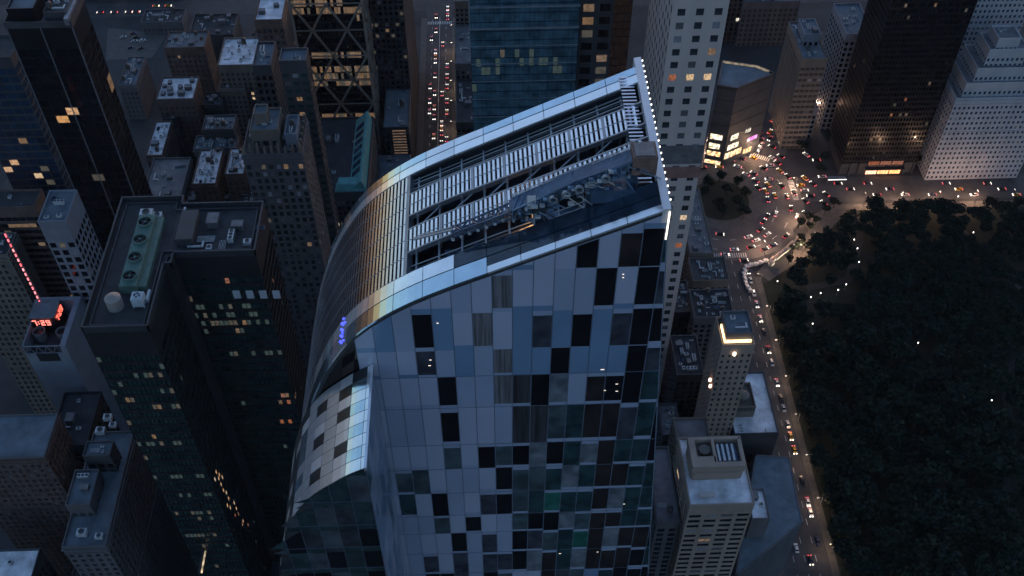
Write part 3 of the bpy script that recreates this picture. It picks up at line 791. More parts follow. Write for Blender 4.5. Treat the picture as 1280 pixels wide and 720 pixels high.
# blue light sign on the curve
bl = MB(OX)
for k in range(9):
    s_ = sx(-26.6)+(.25 if k % 2 else -.35); y = 119.9+k*.72
    strip_hexa(bl, s_, s_+.55, y, y+.22, .13, .3)
    if k % 3 == 0: strip_hexa(bl, s_-.6, s_-.35, y, y+.3, .13, .3)
bl.build('blue_light_sign', L_BLUE, ONE)

# ------------------------------------------------------------------ window cleaning crane on the roof
def rp(px, py, h):
    d = ray(px, py); lo, hi = 60., 500.
    for _ in range(50):
        m_ = (lo+hi)/2
        if CAMZ+d[2]*m_-zx(d[0]*m_)-h > 0: lo = m_
        else: hi = m_
    return Vector((d[0]*lo, d[1]*lo, CAMZ+d[2]*lo))
A_ = rp(566, 290, 2.5); B_ = rp(640, 262, 3.6); C_ = rp(720, 226, 4.6); D_ = rp(803, 197, 5.0)
cr = thing('window_cleaning_crane', 'blue steel maintenance crane lying along the open roof of the curved skyscraper', 'crane', (A_.x, A_.y, A_.z-2))
o = tuple(cr.location)
bm_ = MB(o)
def taper(a, b, wa, wb, ha, hb, m=0):
    d = (b-a).normalized(); r_ = d.cross(Vector((0, 0, 1))).normalized(); u = r_.cross(d)
    bm_.hexa([a-r_*wa-u*ha, a+r_*wa-u*ha, b+r_*wb-u*hb, b-r_*wb-u*hb, a-r_*wa+u*ha, a+r_*wa+u*ha, b+r_*wb+u*hb, b-r_*wb+u*hb], m)
taper(B_, C_, 1.3, 1.7, 1.0, 1.35); taper(C_, D_, 1.7, 1.5, 1.35, 1.2)
for k in range(8):
    p = B_.lerp(C_, (k+.5)/8)-Vector((0, 1.55, 0)); bm_.cyl((p.x, p.z+.1), .34, p.y-.12, p.y+.2, 10, 1, axis='y')
for k in range(5):
    p = C_.lerp(D_, (k+.5)/5)-Vector((0, 1.68, 0)); bm_.cyl((p.x, p.z), .4, p.y-.12, p.y+.2, 10, 1, axis='y')
for a_, b_ in ((B_, C_), (C_, D_)):
    for sy_, sz_ in ((-1.5, 1.2), (-1.5, -1.2), (1.5, 1.2)): bm_.bar(a_+Vector((0, sy_, sz_)), b_+Vector((0, sy_, sz_)), .22, .22, 2)
    for k in range(9):
        p = a_.lerp(b_, k/9); q = a_.lerp(b_, (k+1)/9); bm_.bar(p+Vector((0, -1.62, 1.2)), p+Vector((0, -1.62, -1.2)), .16, .16, 2)
        bm_.bar(p+Vector((0, -1.66, 1.1 if k % 2 else -1.1)), q+Vector((0, -1.66, -1.1 if k % 2 else 1.1)), .12, .12, 2); bm_.bar(p+Vector((0, -1.4, 1.34)), q+Vector((0, 1.4, 1.34)), .14, .14, 2)
for k in range(70):
    p = B_.lerp(D_, rr.random())+Vector((0, rr.uniform(-2.3, -1.5), rr.uniform(-2.2, 1.5))); s_ = rr.uniform(.12, .42)
    bm_.box(p.x-s_*rr.uniform(.8, 2.4), p.x+s_, p.y-.3, p.y+.3, p.z-s_*.7, p.z+s_*.7, rr.choice([0, 1, 1, 2, 3]))
for k in range(14):
    p = B_.lerp(D_, rr.random()); bm_.bar(p+Vector((0, -1.9, rr.uniform(-1.2, 1))), p+Vector((rr.uniform(2, 5), rr.uniform(-2.6, -1.6), rr.uniform(-4, -1))), .16, .16, rr.choice([1, 2, 3]))
bm_.build('boom', [BEAM, EQ_D, mat('boom_edge', (.16, .23, .32), .4, metal=.4), EQ_L], cr)
bm_ = MB(o)   # lattice tip
for sy_ in (-1.1, 1.1):
    for h in (-.9, .7): bm_.bar(A_+Vector((0, sy_*.7, h*.6)), B_+Vector((0, sy_, h)), .3)
n_ = 7
for k in range(n_):
    p, q = A_.lerp(B_, k/n_), A_.lerp(B_, (k+1)/n_); s_ = 1 if k % 2 else -1
    for sy_ in (-.95, .95): bm_.bar(p+Vector((0, sy_, -.7*s_)), q+Vector((0, sy_, .6*s_)), .2)
    bm_.bar(p+Vector((0, -.95, .6)), p+Vector((0, .95, .6)), .2); bm_.bar(p+Vector((0, -.95*s_, .62)), q+Vector((0, .95*s_, .62)), .16)
    bm_.bar(p+Vector((0, -.95, -.7)), p+Vector((0, -.95, .6)), .2)
    bm_.cyl((p.x, p.z-.8), .32, p.y-1.2, p.y-.8, 8, 1, axis='y')
bm_.build('boom_tip', [BEAM, EQ_L], cr)
bm_ = MB(o); bm_.bar(A_+Vector((0, 0, .6)), A_+Vector((-7, 1.0, -2.6)), .35); bm_.bar(A_+Vector((.5, .8, .6)), A_+Vector((-6, 1.6, -2.4)), .25); bm_.build('tip_stay', RAILM, cr)
bm_ = MB(o)   # walkway with hand rails on the far side of the boom
for k in range(34):
    t = k/34; p = B_.lerp(D_, t)+Vector((0, 2.0, 1.1)); q = B_.lerp(D_, (k+.6)/34)+Vector((0, 2.0, 1.1)); bm_.bar(p, q, 1.0, .1)
for oy, oz in ((1.5, 2.1), (2.5, 2.1), (1.5, 1.6)):
    bm_.bar(B_+Vector((0, oy, oz)), D_+Vector((0, oy, oz)), .09)
for k in range(24):
    p = B_.lerp(D_, k/23)
    for oy in (1.5, 2.5): bm_.bar(p+Vector((0, oy, 1.1)), p+Vector((0, oy, 2.15)), .08)
bm_.build('walkway', EQ_L, cr)
for k in range(5):
    p = B_.lerp(D_, .32+.1*k)
    bm_ = MB(o)
    c = (p.x, p.z+.5)
    for i in range(16):
        a, b_ = 2*math.pi*i/16, 2*math.pi*(i+1)/16
        P = lambda q, t, yy: (c[0]+q*math.cos(t), yy, c[1]+q*math.sin(t))
        y0_ = p.y-2.3; y1_ = p.y-1.75
        bm_.hexa([P(.5, a, y0_), P(.78, a, y0_), P(.78, a, y1_), P(.5, a, y1_), P(.5, b_, y0_), P(.78, b_, y0_), P(.78, b_, y1_), P(.5, b_, y1_)])
    bm_.build('cable_reel', RAILM, cr)
bm_ = MB(o); d = D_+Vector((.6, 0, 0)); bm_.box(d.x-2.4, d.x+1.6, d.y-1.9, d.y+2.1, d.z-2.1, d.z+1.6); bm_.box(d.x-2.0, d.x+1.2, d.y-1.5, d.y+1.7, d.z+1.6, d.z+1.75, 1)
bm_.build('counterweight', [mat('rust_brown', (.14, .09, .075), .7, var=.35, scale=.5), EQ_M], cr)
bm_ = MB(o)
for t in (.22, .62, .93):
    p = B_.lerp(D_, t)
    bm_.box(p.x-.7, p.x+.7, p.y-.7, p.y+.7, zx(p.x)-WD, p.z-1.0)
    bm_.bar((p.x+3, p.y-1.0, zx(p.x)-5), (p.x, p.y-.8, p.z-.8), .45)
p = C_.lerp(D_, .55); bm_.box(p.x-3.5, p.x+3.5, p.y-2.8, p.y+.5, p.z-5.2, p.z-2.4)
bm_.build('carriage', BEAM, cr)
bm_ = MB(o); p = B_.lerp(C_, .3); bm_.box(p.x-.7, p.x+.7, p.y-1.6, p.y-1.45, p.z+.3, p.z+2.6); bm_.box(p.x-.6, p.x+.6, p.y-1.75, p.y-1.6, p.z-1.2, p.z+.1); bm_.build('warning_board', mat('board_white', (.55, .56, .58), .6), cr)
bm_ = MB(o)
for k in range(12):
    p = A_.lerp(C_, .2+.065*k); q = p+Vector((rr.uniform(1.5, 3), rr.uniform(-.6, .6), rr.uniform(.2, 1.4))); bm_.bar(p+Vector((0, -1.3, .6)), q+Vector((0, -.6, .9)), .1)
bm_.build('cable', EQ_L, cr)
# ------------------------------------------------------------------ buildings on the left (south) side
def B(name, label, cat, nl, nr, fr, z, *a, **k): return bldg(name, label, cat, rect(nl, nr, fr, z), z, *a, **k)
def addbox(root, name, bx, z0, z1, m, lip=None):
    b = MB(tuple(root.location)); x0, x1, y0, y1 = bx; b.box(x0, x1, y0, y1, z0, z1)
    o = b.build(name, m, root)
    return o
def addkit(root, k, px, py, z, s=1., rz=0.):
    x, y = at(px, py, z); ox, oy, oz = root.location
    return inst(k, KIT[k], root, (x-ox, y-oy, z-oz), rz, (s, s, s))

# black tower, upper left
bx = (-176., -148., 338., 366.)
x0, x1, y0, y1 = rect((8, 33), (90, 36), (118, 0), 200)
bt = bldg('office_tower', 'black glass tower with silver vertical edge lines at the upper left', 'tower', (x0, x1, y0, y1), 200, S_BLACK, G_BLK, W_GREY, floor=3.9, bay=4.5, pier=.06, span=.12, rec=.12, n=0, ph=2.5, par=S_CHAR,
          lit_px=[(80, 147, 0), (92, 141, 0), (140, 100, 2), (143, 105, 2), (118, 220, 3)], top=9)
b = MB(tuple(bt.location))
for fx in (.02, .52, .99): b.box(x0+(x1-x0)*fx-.2, x0+(x1-x0)*fx+.2, y0-.35, y0-.01, 0, 200)
b.build('edge_line', METD, bt)
tier(bt, (x0+2, x0+(x1-x0)*.48, y0+2, y1-3), 200, 206, S_BLACK, G_BLK, W_BLUE, win=False)
tier(bt, (x0+(x1-x0)*.58, x1-2, y0+3, y1-4), 200, 203.5, S_CHAR, G_BLK, W_GRAV, win=False, n=3)
b = MB(tuple(bt.location)); b.box(x1-2.2, x1-.6, y0-.5, y1, 201, 203.8); b.build('roof_rail', METD, bt)
x0, x1, y0, y1 = rect((-60, 74), (13, 76), (40, 45), 172)
B2 = bldg('office_tower', 'dark blue office tower at the left edge beside the black tower', 'tower', (x0, x1, y0, y1), 172, S_CHAR, G_BLU2, W_DARK, floor=4, bay=4, pier=.1, span=.25, n=3, litp=.012, litmats=(2, 3), lit_px=[(12, 207, 0), (22, 204, 0), (50, 216, 1), (54, 210, 3)])
B('office_block', 'dark banded office block at the left edge below the blue tower', 'building', (-90, 262), (44, 262), (60, 238), 120, S_BRICK, G_DRK, W_DARK, pier=.04, span=.45, bay=3, litp=.02, litmats=(3, 2), lit_px=[(15, 283, 2), (22, 283, 2), (30, 283, 2), (38, 283, 5), (44, 282, 2)], n=4)
B('office_block', 'slim pale office block with a square window grid before the black tower', 'building', (48, 279), (83, 279), (70, 240), 140, S_BLUEG, G_BLK, W_BLUE, floor=4.2, bay=3.1, pier=.34, span=.34, panes=1, n=2, top=9, lit_px=[(77, 307, 3)])

# clock building
CZ = 100
cx0, cx1, cy0, cy1 = rect((27, 433), (81, 433), (108, 370), CZ)
ck = thing('office_block', 'pale blank walled block with a red roof clock at the left', 'building', ((cx0+cx1)/2, (cy0+cy1)/2, 0))
b = MB(tuple(ck.location)); b.box(cx0, cx1, cy0, cy1, 0, CZ-7)
b.box(cx0, cx0+.5, cy0, cy1, CZ-7, CZ); b.box(cx1-2.2, cx1, cy0+.004, cy1-.004, CZ-7, CZ); b.box(cx0+.5, cx1-2.2, cy1-2, cy1-.004, CZ-7, CZ)
b.box(cx0+.5, cx1-2.2, cy0+.002, cy0+.5, CZ-7, CZ-4.5)
b.build('wall', S_BLUEG, ck)
b = MB(tuple(ck.location)); xa, za = onY(45, 442, cy0); xb, zb = onY(77, 451, cy0); b.box(xa, xb, cy0-.04, cy0+.02, zb, za); b.build('recess_shade_panel', S_DARK, ck)  # dark panel painted in for the shade inside a wall recess
b = MB(tuple(ck.location)); b.box(cx0+.5, cx1-2.2, cy0+.5, cy1-2, CZ-7, CZ-6.6); b.build('roof', W_DARK, ck)
b = MB(tuple(ck.location)); n = 4; wx = (cx1-2.2-cx0-.5)/n
for k in range(n):
    a = cx0+.5+k*wx; b.bar((a, cy0+.2, CZ-4.5), (a+wx/2, cy0+.2, CZ-.3), .28); b.bar((a+wx/2, cy0+.2, CZ-.3), (a+wx, cy0+.2, CZ-4.5), .28)
b.box(cx0, cx1-2.2, cy0+.0, cy0+.4, CZ-.35, CZ); b.build('roof_truss', METD, ck)
for px in (48, 77):
    x, y = at(px, 413, CZ-1); b = MB(tuple(ck.location)); b.cyl((x, y), 2.1, CZ-6.6, CZ-2.4, 18, 0, 2.4); b.ring((x, y), 2.5, 2.05, CZ-2.4, CZ-1.2, 18, 0); b.cyl((x, y), 2.0, CZ-2.35, CZ-2.3, 18, 1)
    b.build('cooling_fan', [S_GREY, S_BLACK], ck)
# clock sign
qx, qy = at(66, 402, CZ+1); sg = thing('clock_sign', 'red lit roof clock reading 7:29 on two sides', 'sign', (qx, qy, CZ-6))
SEG = {'7': 'abc', '2': 'abged', '9': 'abcdfg', ':': ':'}
def digits(mb, txt, o, ux, h, w):
    """seven segment figures standing on a frame; o lower left corner, ux reading direction"""
    t = h*.13; x = 0
    nx = (ux[1], -ux[0])
    def seg(a, b, c, d):
        P = lambda u, v, e: (o[0]+ux[0]*(x+u)+nx[0]*e, o[1]+ux[1]*(x+u)+nx[1]*e, o[2]+v)
        mb.hexa([P(a, c, .3), P(b, c, .3), P(b, c, 0), P(a, c, 0), P(a, d, .3), P(b, d, .3), P(b, d, 0), P(a, d, 0)])
    for ch in txt:
        s_ = SEG[ch]
        if ch == ':':
            seg(0, t, h*.25, h*.25+t); seg(0, t, h*.65, h*.65+t); x += t+w*.45; continue
        if 'a' in s_: seg(0, w, h-t, h)
        if 'g' in s_: seg(0, w, h/2-t/2, h/2+t/2)
        if 'd' in s_: seg(0, w, 0, t)
        if 'f' in s_: seg(0, t, h/2, h)
        if 'b' in s_: seg(w-t, w, h/2, h)
        if 'e' in s_: seg(0, t, 0, h/2)
        if 'c' in s_: seg(w-t, w, 0, h/2)
        x += w+w*.45
    return x
so = tuple(sg.location)
DH, DWd = 2.9, 1.5
b = MB(so); ln = digits(b, '7:29', (qx-8.0, qy-.1, CZ-.8), (1, 0), DH, DWd); b.build('clock_figures', L_DIG, sg)
b = MB(so); digits(b, '7:29', (qx+1.2, qy+1.2, CZ-.8), (0, 1), DH, DWd); b.build('clock_figures', L_DIG, sg)
b = MB(so); b.box(qx-8.8, qx+.9, qy+.3, qy+10, CZ-6.6, CZ+2.9); b.box(qx-9, qx+1.1, qy+.1, qy+10.2, CZ+2.9, CZ+3.3, 1)
b.build('sign_box', [S_BLACK, W_BLUE], sg)
# mast with red beads
mx, my = at(54, 384, CZ-1); hh = proj(mx, my, CZ)
mt_ = at(2, 292, CZ)   # lean is perspective only: find the height that projects to y=292
zt = CZ
while proj(mx, my, zt)[1] > 292 and zt < 260: zt += .5
ms = thing('radio_mast', 'slender mast with a line of red lights above the clock', 'mast', (mx, my, CZ-6))
b = MB(tuple(ms.location))
for i in range(3):
    a = 2.1*i; b.bar((mx+.6*math.cos(a), my+.6*math.sin(a), CZ-6), (mx+.25*math.cos(a), my+.25*math.sin(a), zt), .16)
k = 0
while CZ-6+k*2.2 < zt-3:
    z = CZ-6+k*2.2; b.bar((mx+.55, my, z), (mx-.3, my+.5, z+2.2), .1); b.bar((mx-.3, my+.5, z), (mx-.3, my-.5, z+2.2), .1); k += 1
b.build('mast_frame', METD, ms)
be = MB(); be.cyl((0, 0), .3, -.4, .4, 8); BE = be.mesh('red_light', [L_RED])
nbd = 15
for k in range(nbd): inst('red_light', BE, ms, (.0, -.5, 9+(zt-CZ-4)*k/(nbd-1)), 0, (1, 1, 1.5 if k < nbd-1 else 2))

B('masonry_block', 'grey masonry block with rows of dark windows left of the clock', 'building', (-70, 322), (10, 322), (26, 292), 112, S_TAN, G_DULL, W_DARK, floor=3.6, bay=2.7, pier=.45, span=.42, panes=1, n=5, cornice=True, blinds=.05)
B('brick_building', 'dark brick building with a flat slate blue roof and pale rim at the lower left', 'building', (-60, 575), (56, 573), (70, 518), 92, S_BRICK, G_DULL, W_BLUE, floor=3.4, bay=2.6, pier=.45, span=.45, panes=1, n=0, cornice=True, par=S_GREY, ph=.8, blinds=.12)
x0, x1, y0, y1 = rect((-60, 740), (36, 740), (47, 687), 62)
bldg('low_building', 'low building with a bright pale roof in the bottom left corner', 'building', (x0, x1, y0, y1), 62, S_CHAR, G_BLK, W_WHITE, n=3, kinds=['air_handler', 'pipe_rack'])
# stepped masonry
z = 92
x0, x1, y0, y1 = rect((78, 686), (133, 684), (172, 540), z)
st_ = bldg('stepped_building', 'stepped dark stone apartment block with roof terraces at the lower left', 'building', (x0, x1, y0, y1), z, S_GREY, G_DULL, W_BLUE, floor=3.5, bay=2.8, pier=.5, span=.45, n=0, cornice=True, blinds=.05, par=S_GREY)
q = rect((82, 634), (113, 632), (122, 588), z+7); tier(st_, q, z, z+7, S_GREY, G_DULL, W_BLUE, n=1, seed=4)
q = rect((104, 572), (138, 571), (144, 552), z+10); tier(st_, q, z, z+10, S_CHAR, G_BLK, W_BLUE, n=2, seed=9)
for px, py, s_ in ((136, 524, 1.2), (127, 541, 1.3), (142, 533, 1), (125, 672, 1.), (104, 668, 1.3)): addkit(st_, 'air_handler', px, py, z, s_)
x0, x1, y0, y1 = rect((30, 548), (62, 545), (72, 500), 78)
bldg('low_building', 'dark low block squeezed between the clock block and the stepped apartment block', 'building', (x1-1, x1+14, y1-20, y1+6), 74, S_DARK, G_BLK, W_DARK, n=3)
x0 = at(150, 620, 60)[0]
bldg('apartment_block', 'dark plain apartment block behind the stepped block at the lower left', 'building', (-148, -124, 232, 262), 56, S_BRICKR, G_DULL, W_DARK, n=4, span=.4)

# L-shaped dark tower
LZ = 190
a0, a1, b0, b1 = rect((103, 413), (186, 412), (167, 250), LZ)
c0, c1, d0, d1 = rect((203, 322), (320, 315), (345, 255), LZ)
a1 = at(186, 412, LZ)[0]
LT = thing('office_tower', 'dark glass office tower with four green fans in a row on its roof', 'tower', ((a0+c1)/2, (b0+d1)/2, 0))
facade(LT, (a0, a1, b0, b1, 0, LZ-.3), 4.1, 1.5, .10, .36, .3, S_DARK, G_GRN, litp=.008, litmats=(4, 4, 4, 3), top=10.5, r=random.Random(3),
       lit_px=[(163, 500, 3), (157, 501, 2), (192, 510, 3), (200, 509, 2), (195, 549, 2), (270, 588, 0), (272, 594, 0), (270, 600, 1), (276, 605, 0), (280, 612, 0), (282, 618, 1), (285, 624, 0), (284, 630, 0), (290, 628, 1), (295, 636, 0), (298, 642, 5), (302, 650, 0), (303, 656, 5), (274, 600, 0), (278, 598, 0), (289, 634, 0), (293, 646, 5), (308, 655, 5)],  # reflections down the right corner are drawn as glowing windows
       lity=[(440, 446, .35), (449, 458, .55), (461, 469, .5), (486, 494, .3), (502, 508, .45), (528, 534, .3), (548, 556, .4), (571, 577, .3), (592, 599, .35), (614, 622, .3), (640, 648, .3), (664, 672, .35)])
facade(LT, (a1+.03, c1, d0, d1, 0, LZ-.3), 4.1, 1.5, .10, .36, .3, S_DARK, G_GRN, litp=.008, litmats=(4, 4, 3), top=9, r=random.Random(5),
       lit_px=[(285, 352, 5), (340, 352, 5), (303, 405, 2), (297, 408, 2), (352, 494, 5), (360, 490, 2), (366, 497, 5), (359, 502, 5), (368, 492, 2), (355, 524, 5), (365, 523, 5), (350, 505, 2)], lity=[(380, 388, .25), (392, 406, .55), (412, 418, .3), (440, 447, .2)])
LP = mat('parapet_dark', (.035, .036, .042), .5, var=.2, scale=.3)
b = MB(tuple(LT.location))
def ringwall(poly, w, z0, z1):
    n = len(poly)
    for i in range(n):
        p, q = Vector((*poly[i], 0)), Vector((*poly[(i+1) % n], 0)); d = (q-p).normalized(); nn = Vector((-d.y, d.x, 0))
        A = p; Bq = q-d*w*(0 if True else 1)
        b.hexa([(A.x, A.y, z0), (Bq.x, Bq.y, z0), (Bq.x+nn.x*w, Bq.y+nn.y*w, z0), (A.x+nn.x*w, A.y+nn.y*w, z0), (A.x, A.y, z1+i*.004), (Bq.x, Bq.y, z1+i*.004), (Bq.x+nn.x*w, Bq.y+nn.y*w, z1+i*.004), (A.x+nn.x*w, A.y+nn.y*w, z1+i*.004)])
LPOLY = [(a0-.05, b0-.05), (a1+.05, b0-.05), (a1+.05, d0-4.5), (a1+2.2, d0-4.5), (a1+2.2, d0-.05), (c1+.05, d0-.05), (c1+.05, d1+.05), (a1+1, d1+.05), (a1+1, b1+.05), (a0-.05, b1+.05)]
ringwall(LPOLY, .5, LZ-1, LZ+1.6)
IN = [(a0+1.6, b0+1.6), (a1-1.6, b0+1.6), (a1-1.6, d0+1.6), (c1-1.6, d0+1.6), (c1-1.6, d1-1.6), (a1-1., d1-1.6), (a1-1, b1-1.6), (a0+1.6, b1-1.6)]
ringwall(IN, .4, LZ-1, LZ+.4)
b.prism([(a1+.05, d0-4.4), (a1+2.1, d0-4.4), (a1+2.1, d0-.1), (a1+.05, d0-.1)], 0, LZ-.9)
b.build('parapet', LP, LT)
b = MB(tuple(LT.location)); b.box(a0+.3, a1-.3, b0+.3, b1-.3, LZ-.6, LZ-.3); b.box(a1-.29, c1-.3, d0+.3, d1-.3, LZ-.6, LZ-.304); b.build('roof', W_DARK, LT)
FG = mat('fan_green', (.075, .14, .12), .6, var=.25, scale=.4)
x0, y0 = at(148, 358, LZ+3); x1, y1 = at(186, 268, LZ+3); x1 = x0+5.2
b = MB(tuple(LT.location)); b.box(x0, x1, y0, y1, LZ-.3, LZ+3); b.box(x1, x1+2.2, y0+1, y1, LZ-.3, LZ+1.6)
b.build('cooling_tower', FG, LT)
for k in range(4):
    yc = y0+(y1-y0)*(k+.5)/4; b = MB(tuple(LT.location)); xm = (x0+x1)/2
    b.ring((xm, yc), 2.2, 1.95, LZ+3.0, LZ+3.9, 20, 0); b.cyl((xm, yc), 1.93, LZ+3.02, LZ+3.05, 18, 1)
    for j in range(4):
        an = j*math.pi/2+k*.4; b.bar((xm, yc, LZ+3.5), (xm+1.85*math.cos(an), yc+1.85*math.sin(an), LZ+3.5), .5, .08, 1)
    b.cyl((xm, yc), .35, LZ+3.06, LZ+3.7, 8, 0); b.build('cooling_fan', [FG, S_BLACK], LT)
xt, yt = at(142, 376, LZ+2.5); b = MB(tuple(LT.location)); b.cyl((xt, yt), 2.3, LZ-.3, LZ+3.8, 20); b.cyl((xt, yt), 2.35, LZ+3.8, LZ+4.9, 20, 0, .5)
for k in range(5): b.ring((xt, yt), 2.36, 2.28, LZ+.3+k*.8, LZ+.4+k*.8, 20)
b.build('water_tank', mat('tank_cream', (.25, .225, .21), .7, var=.15), LT)
xt, yt = at(173, 374, LZ+2); b = MB(tuple(LT.location)); b.box(xt-1.7, xt+1.7, yt-1.6, yt+1.6, LZ+.3, LZ+3.6)
b.ring((xt, yt), 1.3, 1.1, LZ+3.6, LZ+4.0, 18); b.cyl((xt, yt), 1.09, LZ+3.62, LZ+3.64, 16, 1)
for an in (.6, .6+math.pi/2): b.bar((xt-1.05*math.cos(an), yt-1.05*math.sin(an), LZ+3.8), (xt+1.05*math.cos(an), yt+1.05*math.sin(an), LZ+3.8), .28, .1)
for ax in (-1.5, 1.5): b.box(xt+ax-.15, xt+ax+.15, yt-1.5, yt+1.5, LZ-.3, LZ+.3)
b.box(xt+1.9, xt+2.6, yt+.2, yt+4.2, LZ+.2, LZ+1.6); b.build('chiller', [mat('chiller_paint', (.36, .42, .47), .5), S_BLACK], LT)
for px, py, k, s_ in ((185, 272, 'air_handler', 1.5), (198, 273, 'air_handler', 1.1), (238, 292, 'cooling_unit', .8), (258, 300, 'pipe_rack', 1.1), (290, 298, 'cooling_unit', .75), (278, 308, 'pipe_rack', .9), (298, 285, 'bulkhead', .7), (246, 310, 'duct', .7), (310, 305, 'air_handler', .9), (232, 268, 'vent_pipe', 1.2), (268, 280, 'bulkhead', .9), (262, 312, 'air_handler', .8), (325, 285, 'skylight', .8)):
    addkit(LT, k, px, py, LZ-.3, s_, random.Random(px).choice([0, 1.571]))
q = rect((218, 300), (240, 298), (250, 262), LZ+3); addbox(LT, 'penthouse', q, LZ-.3, LZ+3, S_CHAR)
# wing face windows: pale colour painted in for the reflected sky
for k in range(4):
    xq, zq = onY(296+16.5*k, 368, d0); b = MB(tuple(LT.location)); b.box(xq-1.15, xq+1.15, d0-.06, d0-.01, zq-1.9, zq+1.9); o_ = b.build('window', mat('sky_reflection_pane', (.45, .5, .56), .3, var=.06), LT); o_['label'] = 'pale window painted with reflected sky'

# ornate masonry tower and the slabs behind
z = 150
x0, x1, y0, y1 = rect((303, 195), (378, 195), (388, 150), z)
ot = bldg('masonry_tower', 'ornate stone apartment tower with a crown of dormers left of the curved skyscraper', 'tower', (x0, x1, y0, y1), z, S_GREY, G_DULL, W_GRAV, floor=3.7, bay=3.0, pier=.42, span=.36, panes=1, n=3, cornice=True, lit_px=[(353, 206, 1), (355, 212, 2), (330, 193, 3), (375, 208, 2), (385, 306, 2)], litp=.012, litmats=(2, 3), blinds=.22, seed=5)
tier(ot, (x0+4, x0+15, y0+4, y1-4), z, z+9, S_TAN, G_DULL, W_BLUE, seed=6, n=1)
tier(ot, (x0+6, x0+11, y0+8, y1-8), z+9, z+14, S_TAN, G_DULL, W_BLUE, seed=7)
tier(ot, (x0+17, x1-2, y0+5, y1-5), z, z+6, S_BLUEG, G_BLU2, W_BLUE, seed=8, n=1)
for k in range(9):
    u = x0+1+(x1-x0-2)*k/8; b = MB(tuple(ot.location)); b.box(u-.5, u+.5, y0+.3, y0+1.5, z, z+3.2+(k % 3)); b.hexa([(u-.5, y0+.3, z+3.2+k % 3), (u+.5, y0+.3, z+3.2+k % 3), (u+.5, y0+1.5, z+3.2+k % 3), (u-.5, y0+1.5, z+3.2+k % 3)]+[(u, y0+.9, z+5+k % 3)]*4)
    b.build('roof_pinnacle', S_TAN, ot)
for k in range(6):
    v = y0+2+(y1-y0-3)*k/5; b = MB(tuple(ot.location)); b.box(x1-1.5, x1-.3, v-.5, v+.5, z, z+3.5); b.build('roof_pinnacle', S_TAN, ot)
B('slab_tower', 'dark slab tower between the stone tower and the tower with diagonal bracing', 'tower', (349, 79), (383, 78), (382, 62), 172, S_CHAR, G_GRN, W_BLUE, floor=3.9, bay=3.2, pier=.35, span=.5, panes=1, n=1, litp=.03, litmats=(2, 3, 4), lit_px=[(376, 124, 2), (378, 142, 2)], blinds=.05)
B('slab_tower', 'narrow tower with a blue boxed roof left of the dark slab tower', 'tower', (316, 84), (339, 84), (346, 54), 150, S_CHAR, G_BLK, W_BLUE, floor=3.7, bay=2.8, pier=.4, span=.4, n=3, panes=0, kinds=['cooling_unit', 'air_handler', 'skylight'], litp=.006)
B('apartment_tower', 'brown apartment tower with a bright flat roof and one roof box near the top edge', 'tower', (318, 27), (353, 27), (362, -4), 138, S_BRICKR, G_DULL, W_WHITE, floor=3.4, bay=2.8, pier=.45, span=.42, panes=1, n=1, kinds=['bulkhead'], litp=.01)
# tower with diagonal bracing
hy0 = 470.; hx0 = onY(363, 4, hy0)[0]; hx1 = onY(451, 4, hy0)[0]; hy1 = hy0+28; HTOP = onY(400, -16, hy0)[1]; HZ = onY(400, 4, hy0)[1]
HT = thing('office_tower', 'glass office tower with triangular steel bracing and amber lit floors near the top edge', 'tower', ((hx0+hx1)/2, (hy0+hy1)/2, 0))
facade(HT, (hx0, hx1, hy0, hy1, 0, HTOP), 4.6, 1.6, .05, .16, .25, S_DARK, G_BLK, litp=.004, litmats=(2, 2, 2, 3, 2, 3), r=random.Random(11), top=2, lity=[(3, 22, .75), (62, 74, .8), (79, 107, .85), (138, 150, .7)])
hb = MB(tuple(HT.location)); nzs = HZ-onY(400, 37.5, hy0)[1]
def node(face, i, z):
    if face == 'E': return (hx0+(hx1-hx0)*i/4, hy0-.55, z)
    return (hx1+.55, hy0+(hy1-hy0)*i/4, z)
zz = HZ; lev = 0
while zz > 10:
    for f in 'EN':
        hb.bar(node(f, 0, zz), node(f, 4, zz), .55, .6)
        offs = 0 if lev % 2 == 0 else 1
        for i in range(0, 5):
            if (i+lev) % 2 == 0:
                for j in (i-1, i+1):
                    if 0 <= j <= 4: hb.bar(node(f, i, zz), node(f, j, zz-nzs), 1.0)
    zz -= nzs; lev += 1
hb.bar((hx1+.4, hy0-.4, 0), (hx1+.4, hy0-.4, HTOP), .8); hb.bar((hx0, hy0-.4, 0), (hx0, hy0-.4, HTOP), .8)
hb.build('steel_bracing', mat('brace_steel', (.38, .34, .30), .45, metal=.6, var=.15), HT)
roof(HT, (hx0, hx1, hy0, hy1), HTOP+.3, W_GREY, METD)
